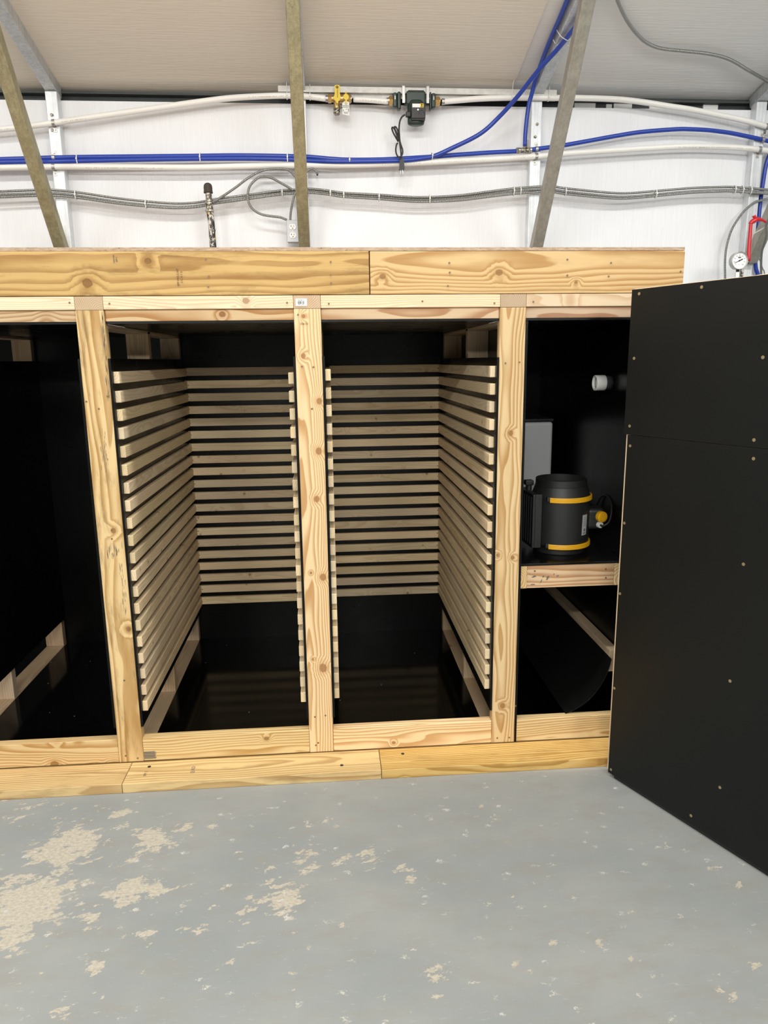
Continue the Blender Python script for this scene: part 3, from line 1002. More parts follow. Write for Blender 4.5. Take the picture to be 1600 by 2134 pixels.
# ------------------------------------------------------------------ things in the equipment bay
app = empty('white_appliance', (0.94, 0.92, 0.732), 'tall white enamel appliance behind the duct fan', 'appliance')
MB().bbox(0.80, 1.088, 0.755, 1.10, 0.745, 1.196, 0.014, seg=4).build('body', M['white_app'], app)
MB().bbox(0.797, 1.091, 0.752, 1.103, 1.197, 1.212, 0.006, seg=3).build('lid', M['fan_blk'], app)
MB().bbox(0.806, 1.082, 0.762, 1.09, 0.7322, 0.7445, 0.003).build('foot', M['black_pl'], app)
MB().box(0.9375, 0.9385, 0.7545, 0.756, 0.75, 1.19).build('seam', M['dark'], app)

FXc, FYc = 0.966, 0.247
fan = empty('duct_fan', (FXc, FYc, 0.732), 'black inline duct fan with two amber clamp rings on the shelf', 'fan')
fm = Matrix.Translation((FXc, FYc, 0.732))
tilt = fm
fp = [(0.0, 0.0), (0.098, 0.0), (0.100, 0.003), (0.100, 0.024), (0.112, 0.036), (0.1125, 0.038), (0.1135, 0.220), (0.1125, 0.227), (0.1005, 0.262), (0.1005, 0.2635), (0.0990, 0.2640), (0.0985, 0.2885), (0.0975, 0.290), (0.0955, 0.290), (0.0945, 0.2885), (0.0945, 0.262), (0.100, 0.236), (0.100, 0.20), (0.0, 0.20)]
mb = MB()
for i_ in range(len(fp) - 1):
    mb.lathe([fp[i_], fp[i_ + 1]], 64, tilt)
mb.build('housing', M['fan_blk'], fan)
for z in (0.036, 0.219):
    # clamp ring leaves a gap towards the bracket
    vs, fs = [], []
    prof = [(0.1135, -0.009), (0.119, -0.0095), (0.1205, -0.006), (0.119, -0.003), (0.1205, 0.0), (0.119, 0.003), (0.1205, 0.006), (0.119, 0.0095), (0.1135, 0.009)]
    seg = 60
    a0, a1 = math.radians(-127), math.radians(165)
    for k in range(seg + 1):
        a = lerp(a0, a1, k / seg)
        for r, dz in prof:
            vs.append(tilt @ Vector((r * math.cos(a), r * math.sin(a), z + dz)))
    q = len(prof)
    for k in range(seg):
        for j in range(q - 1):
            fs.append((k * q + j, (k + 1) * q + j, (k + 1) * q + j + 1, k * q + j + 1))
    fs += [tuple(range(q)), tuple(reversed(range(seg * q, seg * q + q)))]
    r_ = MB().add(vs, fs, None, False).build('clamp_ring', M['fan_yellow'], fan, 'amber clamp ring')
    a = math.radians(-130)
    c = Vector((0.1165 * math.cos(a), 0.1165 * math.sin(a), z))
    MB().bbox(c.x - .008, c.x + .008, c.y - .006, c.y + .006, c.z - .006, c.z + .012, 0.0015, tilt).build('clamp_latch', M['black_pl'], r_)
# mounting bracket on the left
bm_ = Matrix.Translation((FXc - 0.004, FYc, 0.732)) @ Matrix.Rotation(math.radians(3), 4, 'Z')
mb = MB().bbox(-0.131, -0.120, -0.066, 0.110, 0.026, 0.238, 0.003, bm_)
mb.bbox(-0.121, -0.094, -0.066, -0.056, 0.026, 0.238, 0.002, bm_).bbox(-0.121, -0.096, 0.100, 0.110, 0.026, 0.238, 0.002, bm_)
mb.bbox(-0.121, -0.108, -0.058, 0.105, 0.228, 0.238, 0.002, bm_)
for k in range(6):
    yy = -0.045 + k * 0.0265
    mb.bbox(-0.134, -0.130, yy - .003, yy + .003, 0.04, 0.225, 0.0008, bm_)
mb.build('bracket', M['fan_blk'], fan)
mb = MB().cyl(bm_ @ Vector((-0.112, 0.045, 0.236)), bm_ @ Vector((-0.112, 0.045, 0.258)), 0.012, 0.012, 16)
mb.bbox(-0.129, -0.096, 0.029, 0.062, 0.257, 0.278, 0.004, bm_)
mb.build('bracket_knob', M['black_pl'], fan)
# wiring box with amber knob and gland on the right
cm = Matrix.Translation((FXc, FYc, 0.732)) @ Matrix.Rotation(math.radians(-8), 4, 'Z')
MB().bbox(0.100, 0.168, -0.035, 0.05, 0.088, 0.172, 0.014, cm, 3).build('wiring_box', M['fan_blk'], fan)
k0 = cm @ Vector((0.150, -0.036, 0.142))
kd = (cm.to_3x3() @ Vector((0.35, -1, 0.05))).normalized()
kn = MB()
kn.cyl(k0, k0 + kd * 0.016, 0.0215, 0.021, 28).cyl(k0 + kd * 0.016, k0 + kd * 0.020, 0.017, 0.015, 28)
kn.build('speed_knob', M['fan_yellow'], fan, 'amber speed knob')
g0 = cm @ Vector((0.146, -0.036, 0.109))
MB().cyl(g0, g0 + kd * 0.013, 0.0125, 0.0118, 12, False).build('cable_gland', M['white_pl'], fan, 'white cable gland nut')
MB().tube([g0 + kd * 0.010, g0 + kd * 0.030, g0 + Vector((0.030, -0.03, 0.020)), g0 + Vector((0.048, 0.0, 0.07)), g0 + Vector((0.052, 0.05, 0.10)), g0 + Vector((0.045, 0.12, 0.08)), g0 + Vector((0.03, 0.20, -0.06)), g0 + Vector((0.02, 0.26, -0.105))], 0.0045, 10).build('power_cord', M['rubber'], fan)
# rating label wraps the housing
vs, fs, N_ = [], [], 10
la0, la1 = math.radians(-61), math.radians(-46)
for k in range(N_ + 1):
    a = lerp(la0, la1, k / N_)
    for zz, sh in ((0.078, 0.0), (0.158, 0.035)):
        aa = a + sh * 0.6
        vs.append(fm @ Vector((0.1141 * math.cos(aa), 0.1141 * math.sin(aa), zz)))
for k in range(N_):
    fs.append((2 * k, 2 * k + 2, 2 * k + 3, 2 * k + 1))
lab = MB().add(vs, fs).build('rating_label', M['grey_label'], fan, 'silver rating label')
mb = MB()
for zz, w, h in ((0.086, 0.007, 0.004), (0.098, 0.005, 0.010), (0.115, 0.008, 0.0012), (0.120, 0.007, 0.0012), (0.126, 0.008, 0.0012), (0.132, 0.006, 0.0012), (0.140, 0.008, 0.0012), (0.147, 0.007, 0.0012)):
    a = math.radians(-53.5) + (zz - 0.078) / 0.08 * 0.021
    c = fm @ Vector((0.1146 * math.cos(a), 0.1146 * math.sin(a), zz))
    m_ = Matrix.Translation(c) @ Matrix.Rotation(a + math.pi / 2, 4, 'Z')
    mb.box(-w, w, -0.0003, 0.0003, -h / 2, h / 2, m_)
mb.build('label_print', M['ink'], lab)

pv = empty('pipe_stub', (1.13, 0.30, 1.385), 'short white plastic pipe stub sticking out of the black side wall', 'pipe')
mx = Matrix.Translation((1.096, 0.285, 1.3855)) @ Matrix.Rotation(math.radians(90), 4, 'Y')
MB().lathe([(0.0245, 0.040), (0.0245, 0.002), (0.0250, 0.0), (0.0290, 0.0), (0.0295, 0.002), (0.0295, 0.038), (0.0285, 0.040), (0.0245, 0.040)], 36, mx).build('coupling', M['pvc'], pv)
MB().lathe([(0.0235, 0.012), (0.0235, 0.010), (0.0268, 0.010), (0.0268, 0.0638), (0.0, 0.0638)], 36, mx).build('pipe', M['pvc_g'], pv, 'dark grey pipe end')

# ------------------------------------------------------------------ pipes on the wall
RW, RB, RA = 0.0143, 0.0108, 0.0062
YPIPE = PY - RW - 0.0006


def path(pts, Y):
    return [at(p[0], p[1], p[2] if len(p) > 2 else Y) for p in pts]


def print_marks(pts, Y, r, start, runs, parent):
    """rows of tiny printed dashes along the visible side of a pipe"""
    P = spline(path(pts, Y), 10)
    mb = MB()
    for i in range(len(P) - 1):
        a, b = P[i], P[i + 1]
        L = (b - a).length
        t = 0.0
        while t < L:
            p = a.lerp(b, t / L)
            w = random.uniform(0.002, 0.005)
            if random.random() < 0.78:
                d = (b - a).normalized()
                for e in (0,):
                    q = p + Vector((0, -r * 0.93, -r * 0.36))
                    m_ = Matrix.Translation(q) @ Matrix(((d.x, 0, 0, 0), (d.y, 1, 0, 0), (d.z, 0, 1, 0), (0, 0, 0, 1)))
                    mb.box(0, w * 0.5, -0.0004, 0.001, -0.0007, 0.0006 + random.uniform(0, .0008), m_)
            t += w + random.choice((0.0012, 0.0012, 0.006))
    o = mb.build('pipe_print', M['ink'], parent)
    o['kind'] = 'stuff'
    return o


def pipe(name, pts, Y, r, mat, label, cat='pipe', group=None, prints=()):
    P = path(pts, Y)
    mb = MB().tube(P, r, 14, True, 8)
    o = mb.build(name, M[mat])
    tag(o, label, cat, group)
    for seg in prints:
        k = print_marks(seg, Y, r, 0, 0, o)
        k.location = (0, 0, 0)
    return o


def roof_at(x, y, off):
    d = ray(x, y)
    a = CAM.z - ROOF0 - SLOPE * 1.52 + SLOPE * CAM.y + off
    t = -a / (d.z + SLOPE * d.y)
    return CAM + d * t


WG = 'white plastic water pipes'
pipe('water_pipe', [(-60, 274), (0, 269.5), (60, 263), (112, 256), (200, 243), (320, 226), (400, 214.5), (480, 204.5), (560, 200), (610, 199.5), (645, 201.5), (679, 205.5)], YPIPE, RW, 'pex_w', 'white water pipe running from left edge up to the yellow valve', 'pipe', WG,
     [[(0, 270), (20, 268)], [(130, 253.5), (180, 246.5)], [(518, 202), (594, 199.5)], [(646, 201.7), (672, 204.5)]])
pipe('water_pipe', [(736, 207), (770, 208.5), (808, 212)], YPIPE, RW * .95, 'pex_w', 'short white water pipe between the yellow valve and green pump', 'pipe', WG, [[(750, 207.8), (800, 211)]])
pipe('water_pipe', [(921, 212), (960, 208.5), (1000, 205.5), (1060, 203.5), (1120, 203.5), (1159, 204), (1201, 204), (1285, 207), (1340, 213), (1390, 221), (1440, 228.5), (1495, 239.5), (1550, 251), (1597, 264), (1660, 281)], YPIPE, RW, 'pex_w', 'white water pipe arching right from the green pump', 'pipe', WG)
pipe('water_pipe', [(-60, 351), (0, 349.5), (120, 347.5), (250, 348), (400, 349), (500, 346.5), (610, 345), (700, 344.5), (770, 343), (840, 340.5), (900, 338), (960, 335), (1040, 331), (1117, 326), (1180, 320), (1285, 313), (1350, 309), (1407, 306), (1450, 305), (1495, 306), (1540, 308), (1582, 312), (1660, 322)], YPIPE, RW, 'pex_w', 'long white water pipe below the blue pipes', 'pipe', WG,
     [[(180, 348.5), (340, 350)], [(793, 342.5), (832, 341)], [(845, 340.5), (925, 337)], [(930, 336.5), (1112, 326.3)], [(1405, 306), (1527, 307)], [(1528, 307.3), (1580, 311.5)]])
BG = 'blue plastic water pipes'
YBL = PY - RB - 0.0006
pipe('air_line', [(-60, 334), (0, 332), (80, 329.5), (112, 328.5), (200, 327), (300, 326), (400, 325), (500, 324), (600, 325.5), (644, 327), (690, 331), (728, 333), (790, 332.5), (845, 330), (900, 326.5), (960, 322), (1020, 318), (1080, 315)], YBL, RB, 'pex_b', 'upper blue air line running from left edge straight to the tee', 'pipe', BG)
pipe('air_line', [(-60, 340), (0, 338), (80, 337, 1.50), (112, 336.5), (200, 334.5), (300, 332.5), (400, 331), (520, 330.5), (600, 332), (644, 335, 1.497), (700, 336.5, 1.487), (780, 336, 1.486), (845, 334, 1.486), (880, 330, 1.486), (905, 325, 1.485), (940, 309.5, 1.47), (1000, 279, 1.45), (1040, 243.5, 1.42), (1080, 199, 1.34), (1122, 146, 1.23)] + [tuple(q) + (roof_at(q[0], q[1], 0.080).y,) for q in ((1162, 102), (1191, 66), (1206, 44), (1222, 14), (1234, -12))], YBL - 0.001, RB, 'pex_b', 'blue air line that leaves the wall and climbs to the right rafter', 'pipe', BG)
pipe('air_line', [(1093.5, 304, 1.48), (1095, 272, 1.47), (1101, 222, 1.455), (1107.5, 197, 1.44), (1115, 169, 1.405)] + [tuple(q) + (at(q[0], q[1], 1.139, 0).y,) for q in ((1126.5, 135), (1140, 99), (1149, 77), (1160, 52), (1170, 29), (1182, 0), (1194, -30))], YBL, RB, 'pex_b', 'blue air line rising from the tee along the left side of the rafter', 'pipe', BG)
pipe('air_line', [(1103, 312.5), (1118, 310.5), (1145, 307), (1176.5, 302.5), (1230, 293), (1285, 283), (1337.5, 275), (1407.5, 269.5), (1440, 269.5), (1477.5, 271.5), (1520, 277), (1553, 283.5), (1590, 291.5), (1660, 308)], YBL, RB, 'pex_b', 'blue air line bowing right from the tee over the white pipe', 'pipe', BG)
pipe('air_line', [(1622, 299.5, YBL), (1608, 314, 1.535), (1597, 340, 1.545), (1590, 378, 1.55), (1583, 430, 1.55), (1577, 500, 1.55), (1574, 540, 1.55), (1575, 560, 1.55), (1580, 585, 1.55), (1582, 680, 1.55)], 1.55, RB, 'pex_b', 'blue air line dropping down behind the far right post', 'pipe', BG)

# tee fitting
tee = empty('pipe_tee', tuple(at(1093, 313, YBL)), 'brass tee fitting joining three blue air lines', 'fitting')
c = at(1093, 313.5, YBL)
MB().cyl(c + Vector((-0.022, 0, 0)), c + Vector((0.020, 0, 0.001)), 0.0125, 0.0125, 16).cyl(c, c + Vector((0.001, -0.008, 0.026)), 0.0115, 0.0115, 16).build('tee_body', M['soiled'], tee)
for a, b in (((-0.046, 0, -0.002), (-0.024, 0, 0)), ((0.018, 0, 0), (0.036, 0, 0.002)), ((0.001, -0.012, 0.020), (0.002, -0.020, 0.044))):
    a, b = c + Vector(a), c + Vector(b)
    mb = MB().cyl(a, a.lerp(b, .45), 0.0145, 0.0145, 6, False).cyl(a.lerp(b, .5), b, 0.0150, 0.0142, 18)
    mb.build('push_nut', M['nickel'], tee)


def clamp(p, r, label, tabz=-1, group='pipe clamps on the posts'):
    e = empty('pipe_clamp', tuple(p), label, 'clamp', group)
    vs, fs = [], []
    seg = 20
    for k in range(seg):
        a = 2 * math.pi * k / seg
        for rr, xx in ((r + .0004, -.007), (r + .0022, -.007), (r + .0022, .007), (r + .0004, .007)):
            vs.append(p + Vector((xx, rr * math.cos(a), rr * math.sin(a))))
    for k in range(seg):
        j = (k + 1) % seg
        for i in range(4):
            fs.append((k * 4 + i, j * 4 + i, j * 4 + (i + 1) % 4, k * 4 + (i + 1) % 4))
    MB().add(vs, fs, None, False).build('strap', M['steel'], e)
    z0 = p.z + tabz * r
    z1 = z0 + tabz * 0.024
    y1 = p.y + r
    MB().bbox(p.x - .008, p.x + .008, y1 - .0022, y1 + .0003, min(z0, z1), max(z0, z1), 0.0006).build('tab', M['steel'], e)
    zc = z0 + tabz * 0.013
    MB().cyl((p.x, y1 - .005, zc), (p.x, y1 - .002, zc), 0.0052, 0.0058, 6, False).build('bolt', M['soiled'], e)


for x, y, r, s, lb in ((112, 256, RW, -1, 'steel clamp holding the upper white pipe on the left post'), (112, 328.5, RB, 1, 'steel clamp holding the blue pipes on the left post'), (112, 347.6, RW, -1, 'steel clamp holding the lower white pipe on the left post'),
                       (1118, 310.5, RB, 1, 'steel clamp holding the blue line right of the tee'), (1117, 326, RW, -1, 'steel clamp holding the lower white pipe below the tee'),
                       (1597, 264, RW, -1, 'steel clamp on the upper white pipe at the far right post'), (1589, 291.3, RB, 1, 'steel clamp on the blue line at the far right post'), (1582, 312, RW, -1, 'steel clamp on the lower white pipe at the far right post')):
    clamp(at(x, y, YPIPE if r == RW else YBL), r, lb, s)

# bolts left in posts
for x, y, lb in ((108, 240, 'dark self-drilling screw above the white pipe clamp on the left post'), (109, 272, 'dark self-drilling screw below the white pipe clamp on the left post'), (1119, 259, 'upper dark self-drilling screw on the post beside the tee'), (1115, 285, 'lower dark self-drilling screw on the post beside the tee')):
    p = at(x, y, PY)
    mb = MB().cyl(p + Vector((0, 0.004, 0)), p + Vector((0, -0.002, 0)), 0.0085, 0.0085, 14).cyl(p + Vector((0, -0.002, 0)), p + Vector((0, -0.009, 0)), 0.0055, 0.0055, 6, False)
    tag(mb.build('wall_screw', M['soiled']), lb, 'screw', 'screws in the steel posts')

# ------------------------------------------------------------------ valve, tag, pump
vc = at(706, 206, YPIPE)
val = empty('ball_valve', tuple(vc), 'brass ball valve with two yellow handles left of the pump', 'valve')


def hexnut(mb, x, z, r, w):
    m_ = Vector((x, YPIPE, z))
    mb.cyl(m_ - Vector((w / 2, 0, 0)), m_ + Vector((w / 2, 0, 0)), r, r, 6, False)


XV = lambda x: at(x, 206, YPIPE).x
zc = vc.z
mb = MB()
mb.cyl((XV(684), YPIPE, zc), (XV(731), YPIPE, zc), 0.0165, 0.0165, 24)
hexnut(mb, XV(687), zc, 0.021, 0.017)
hexnut(mb, XV(727), zc, 0.021, 0.017)
mb.cyl((XV(697), YPIPE, zc), (XV(718), YPIPE, zc), 0.0215, 0.0215, 24)
mb.cyl((XV(701), YPIPE - .004, zc), (XV(701), YPIPE - .004, zc - 0.062), 0.0155, 0.0150, 20)
mb.cyl((XV(701), YPIPE, zc), (XV(701), YPIPE - .035, zc), 0.011, 0.010, 16)
mb.cyl((XV(720), YPIPE, zc), (XV(720), YPIPE - .033, zc - .002), 0.008, 0.008, 16)
mb.build('valve_body', M['brass'], val)
# drain cap at the bottom
MB().lathe([(0.0, -0.016), (0.010, -0.0155), (0.0155, -0.011), (0.0168, -0.004), (0.0168, 0.014), (0.0155, 0.016), (0.0, 0.016)], 22, Matrix.Translation((XV(701), YPIPE - 0.004, zc - 0.062))).build('drain_cap', M['soiled'], val)
for a, b in ((680, 685), (729, 734)):
    mb = MB().cyl((XV(a) - .004, YPIPE, zc), (XV(b) - .004, YPIPE, zc), 0.0158, 0.0158, 20)
    mb.build('crimp_ring', M['steel'], val)


def outline(pts, seg=5):
    return [(p.x, p.y) for p in spline([Vector((x, y, 0)) for x, y in pts + [pts[0]]], seg)[:-1]]


# long handle, pointing up, with a stubby lower lug
hx, hy = XV(702.5), YPIPE - 0.041
hm = Matrix.Translation((hx, hy, zc)) @ FACE
lev = MB()
lev.prism(outline([(-.0125, .044), (-.008, .048), (.008, .048), (.0125, .044), (.0135, .010), (.016, -.006), (.012, -.021), (.004, -.025), (.003, -.034), (-.006, -.034), (-.007, -.026), (-.017, -.018), (-.0195, -.007), (-.0135, .006)], 3), 0, 0.005, hm)
lever = lev.build('handle', M['yellow'], val, 'long yellow valve handle')
lm_ = Matrix.Translation((hx, hy - 0.0052, zc)) @ FACE
vs, fs = text_mesh('Webstone', 0.0088, lm_ @ Matrix.Translation((0.001, 0.010, 0)) @ Matrix.Rotation(-math.pi / 2, 4, 'Z'))
tm = MB().add(vs, fs)
ringp = [(0.0062 * math.cos(2 * math.pi * k / 20), 0.0062 * math.sin(2 * math.pi * k / 20) + 0.038) for k in range(20)]
tm.prism(ringp, -0.0003, 0.0003, lm_)
tm.build('handle_lettering', M['dark'], lever)
tm = MB().prism([(-.002, .0355), (.0015, .0355), (.0015, .0372), (-.0004, .0372), (-.0004, .0392), (.0022, .0392), (.0022, .0407), (-.002, .0407)], 0.0003, 0.0006, lm_)
tm.build('handle_emblem', M['yellow'], lever)
hm2 = Matrix.Translation((XV(720.5), YPIPE - 0.038, zc)) @ FACE
mb = MB().prism(outline([(-.0045, .018), (0, .0205), (.0045, .018), (.0045, .010), (.013, .002), (.014, -.008), (.008, -.016), (.0045, -.018), (.004, -.034), (-.003, -.034), (-.004, -.018), (-.010, -.014), (-.0145, -.006), (-.012, .004), (-.0045, .010)], 3), 0, 0.005, hm2)
h2 = mb.build('drain_handle', M['yellow'], val, 'short yellow drain handle')
MB().prism([(-.0025, .0105), (.0028, .0105), (.0004, .0150)], 0.005, 0.0054, hm2).build('handle_mark', M['dark'], h2)
# paper tag on a black string
tg = empty('paper_tag', tuple(at(721, 232, YPIPE - 0.03)), 'white printed paper tag hanging beside the yellow valve handles', 'tag')
tp = [at(713, 215, YPIPE - .03), at(720, 208.5, YPIPE - .03), at(727.5, 213, YPIPE - .03), at(728, 241, YPIPE - .031), at(713.5, 238, YPIPE - .031)]
vs = [p + Vector((0, 0, 0)) for p in tp] + [p + Vector((0, 0.0008, 0)) for p in tp]
MB().add(vs, [(4, 3, 2, 1, 0), (5, 6, 7, 8, 9)] + [(k, (k + 1) % 5, 5 + (k + 1) % 5, 5 + k) for k in range(5)]).build('tag_card', M['label'], tg)
mb = MB()
for x0, x1, y0, y1 in ((713.6, 727, 219.8, 220.4), (714.5, 726.5, 222.8, 223.5), (715, 716, 228, 232), (725.5, 726.5, 226, 233), (716, 725, 233.5, 234.3), (717, 725, 236, 236.6), (720, 724, 227, 227.7)):
    p, q = at(x0, y1, YPIPE - .0316), at(x1, y0, YPIPE - .0316)
    mb.box(p.x, q.x, p.y - .0002, p.y + .0006, p.z, q.z)
mb.build('tag_print', M['ink'], tg)
MB().tube(path([(704, 218, YPIPE - .036), (707.5, 223, YPIPE - .036), (708.5, 227), (704, 230.5), (700.5, 232), (705, 229), (709.5, 225.5), (714, 224, YPIPE - .032)], YPIPE - .034) , 0.0012, 6).build('tag_string', M['rubber'], tg)

# circulator pump
pc = at(868, 212, YPIPE)
pmp = empty('circulator_pump', tuple(pc), 'dark green circulator pump with black terminal box and coiled cord', 'pump')
XQ = lambda x: at(x, 212, YPIPE).x
zq = at(868, 211, YPIPE).z


def ZQ(y, Y=YPIPE):
    return at(868, y, Y).z


S_ = 0.0027      # metres per pixel at the wall
mb = MB()
mb.cyl((XQ(842), YPIPE, zq), (XQ(893), YPIPE, zq), 0.022, 0.022, 24)
mb.bbox(XQ(845), XQ(885), YPIPE - .034, YPIPE + .004, ZQ(222), ZQ(194), 0.008, seg=3)
mb.bbox(XQ(849), XQ(882), YPIPE - .030, YPIPE + .002, ZQ(197), ZQ(192), 0.003, seg=2)
mb.build('volute', M['pump'], pmp)
for x0, x1, x2 in ((818, 827, 835), (907, 898, 894)):
    mb = MB()
    for xa, xb, hh, dz in ((x0, x1, 0.036, 0.0), (x1, x2, 0.043, -0.002)):
        m_ = Matrix.Translation((0, YPIPE, zq + dz))
        xa_, xb_ = sorted((XQ(xa), XQ(xb)))
        mb.bbox(xa_, xb_ - 0.0015, -0.026, 0.0135, -hh, hh * 0.9, 0.007, m_, 3)
    mb.build('flange', M['pump'], pmp)
    b0, b1 = sorted((XQ(x2), XQ(845 if x0 < 868 else 885)))
    MB().cyl((b0, YPIPE - .016, zq + .008), (b1, YPIPE - .016, zq + .008), 0.004, 0.004, 10).cyl((lerp(b0, b1, .5), YPIPE - .016, zq + .008), (lerp(b0, b1, .85), YPIPE - .016, zq + .008), 0.008, 0.008, 6, False).build('flange_bolt', M['steel'], pmp)
    MB().bbox(XQ(x0 + (4 if x0 < 868 else -5)) - .002, XQ(x0 + (4 if x0 < 868 else -5)) + .003, YPIPE - .028, YPIPE - .025, zq - .002, zq + .016, 0.0008).build('flange_mark', M['steel'], pmp)
    n0, n1 = sorted((XQ(x0), XQ(811 if x0 < 868 else 915)))
    MB().cyl((n0, YPIPE, zq), (n1, YPIPE, zq), 0.0225, 0.0225, 6, False).cyl((n0 - .004, YPIPE, zq), (n1 + .004, YPIPE, zq), 0.0175, 0.0175, 20).build('union_nut', M['brass'], pmp)
    c0 = XQ(808 if x0 < 868 else 923)
    MB().cyl((c0 - .007, YPIPE, zq), (c0 + .007, YPIPE, zq), 0.0152, 0.0152, 20).build('crimp_ring', M['steel'], pmp)
# hanger straps up to the strut rail
for x in (840, 890):
    p = XQ(x)
    mb = MB().bbox(p - .007, p + .007, YPIPE - .024, YPIPE - .021, zq - .016, 2.832, 0.0006).box(p - .007, p + .007, YPIPE - .024, 1.492, 2.832, 2.834)
    mb.build('hanger_strap', M['steel'], pmp)
# motor can hanging down and toward the aisle
cz0, cz1 = ZQ(222), ZQ(264)
mxx = (XQ(848) + XQ(883)) / 2
hw = (XQ(883) - XQ(848)) / 2
mb = MB().lathe([(0, cz1 - cz1), (hw * .72, 0), (hw * .93, .004), (hw, .012), (hw, cz0 - cz1 + .012), (hw * .8, cz0 - cz1 + .02), (0, cz0 - cz1 + .02)], 32, Matrix.Translation((mxx, YPIPE - .018, cz1)) @ Matrix.Diagonal((1, 0.62, 1, 1)))
mb.build('motor_can', M['pump'], pmp)
bx0, bx1 = XQ(854), XQ(883)
tb = MB().bbox(bx0, bx1, YPIPE - .062, YPIPE - .030, ZQ(255), ZQ(223.5), 0.003, seg=2).build('terminal_box', M['black_pl'], pmp)
MB().bbox(bx0 + .002, bx1 - .001, YPIPE - .060, YPIPE - .03, ZQ(258), ZQ(255), 0.0015).build('box_lip', M['fan_blk'], pmp)
yb = YPIPE - .0626
MB().box(XQ(856), XQ(872), yb, yb + .001, ZQ(232.5), ZQ(225)).build('rating_label', M['label'], pmp)
wl = MB().box(XQ(872), XQ(879), yb, yb + .001, ZQ(232.5), ZQ(224.5)).build('warning_label', M['yellow'], pmp, 'yellow warning sticker')
wm = Matrix.Translation((XQ(875.5), yb - .0002, ZQ(227.2))) @ FACE
MB().prism([(-.0045, .003), (.0045, .003), (.0012, -.0055), (-.0012, -.0055)], 0, .0004, wm).box(XQ(873), XQ(878), yb - .0004, yb, ZQ(231.6), ZQ(230.4)).build('warning_print', M['dark'], wl)
MB().cyl((XQ(867.5), yb - .002, ZQ(237.5)), (XQ(867.5), yb + .002, ZQ(237.5)), 0.0042, 0.0042, 14).build('cover_screw', M['steel'], pmp)
MB().tube([Vector((XQ(869), yb, ZQ(247))), Vector((XQ(871), yb, ZQ(241))), Vector((XQ(875), yb, ZQ(238))), Vector((XQ(879), yb, ZQ(242))), Vector((XQ(882.5), yb, ZQ(249)))], 0.0009, 6).cyl((XQ(874), yb - .001, ZQ(246)), (XQ(874), yb + .001, ZQ(246)), 0.002, 0.002, 8).build('cover_marks', M['dark'], pmp)
# cord: gland, folded coil, plug
YC = YPIPE - .045
MB().bbox(XQ(843), XQ(853.5), YC - .011, YC + .011, ZQ(244.5, YC), ZQ(233.5, YC), 0.004, seg=2).build('cord_gland', M['black_pl'], pmp)
cpts = [(844, 239), (838, 243), (834, 250), (832, 259), (831.3, 271), (832, 282), (833, 294), (835.5, 303), (838.5, 312), (838.5, 320), (835, 326), (830, 327), (826, 321), (824.5, 312), (826, 302), (829, 295), (825, 287), (819.5, 277), (816.5, 268), (818.5, 265.5), (822, 270), (826, 280), (830, 292), (829, 284), (824.5, 273), (821.5, 266), (823.5, 264.2), (827, 268), (830, 277), (831.8, 288), (833, 300), (835, 315), (836, 326), (836.5, 331)]
cp = []
for i, (x, y) in enumerate(cpts):
    cp.append(at(x, y, YC + 0.007 * math.sin(i * 0.55)))
cd_ = MB().tube(cp, 0.0042, 9, True, 6).build('power_cord', M['rubber'], pmp)
MB().cyl(at(825, 296.5, YC - .004), at(835, 296.5, YC - .004), 0.0015, 0.0015, 6).cyl(at(815, 296.6, YC), at(826, 296.5, YC - .002), 0.0009, 0.0012, 6).build('cord_tie', M['white_pl'], cd_)
pm_ = Matrix.Translation(at(837, 344, YC)) @ FACE
mb = MB().prism([(-.0045, .036), (.0045, .036), (.006, .022), (.0125, .020), (.0115, .014), (.0135, -.016), (.0145, -.019), (.011, -.025), (-.011, -.025), (-.0145, -.019), (-.0125, -.016), (-.0115, .014), (-.0125, .020), (-.006, .022)], -0.008, 0.008, pm_)
pl = mb.build('plug', M['rubber'], pmp)
mb = MB().box(-.0075, -.0055, -.043, -.024, -.003, .003, pm_).box(.0045, .0065, -.043, -.024, -.003, .003, pm_).cyl(pm_ @ Vector((.002, -.024, .006)), pm_ @ Vector((.002, -.046, .006)), .0022, .0018, 8)
mb.v = mb.v
mb.build('prongs', M['steel'], pl)

# ------------------------------------------------------------------ armored cable bundle
BUN = [(-60, 408), (0, 405), (72, 402.5), (112, 402.5), (160, 407), (240, 419), (304, 426), (360, 430), (400, 429), (432, 424.5), (448, 421), (520, 411), (580, 402.5), (612, 400), (646, 398), (680, 401), (716, 406), (790, 410), (850, 414.5), (896, 415), (960, 411.5), (1020, 404), (1068, 398.5), (1116, 395), (1150, 394.5), (1180, 399), (1267, 408), (1310, 409), (1365, 404.5), (1440, 398), (1500, 395.5), (1530, 395.5), (1600, 400), (1660, 404)]
YA = PY - 0.021
AG = 'armored electrical cables'
ph = [0.0, 2.1, 4.2]
nmz = ['topmost armored grey cable of the long wall bundle', 'middle armored grey cable of the long wall bundle', 'lowest armored grey cable of the long wall bundle']
for i in range(3):
    P = []
    s = 0.0
    last = None
    for x, y in BUN:
        p = at(x, y, YA)
        if last is not None:
            s += (p - last).length
        last = p
        wob = 0.35 * math.sin(s * 2.1 + i * 2.0)
        base = (0.0125, 0.0, -0.0125)[i]
        P.append(p + Vector((0, (-0.004, 0.006, -0.002)[i] + 0.003 * math.sin(s * 1.7 + i), base * (0.9 + 0.22 * math.sin(s * 2.3 + i)) + 0.0012 * wob)))
    o = MB().tube(P, RA, 10, True, 12).build('armored_cable', M['armor'])
    tag(o, nmz[i], 'cable', AG)


def cable(pts, Y, label, r=RA):
    o = MB().tube(path(pts, Y), r, 10, True, 14).build('armored_cable', M['armor'])
    tag(o, label, 'cable', AG)
    return o


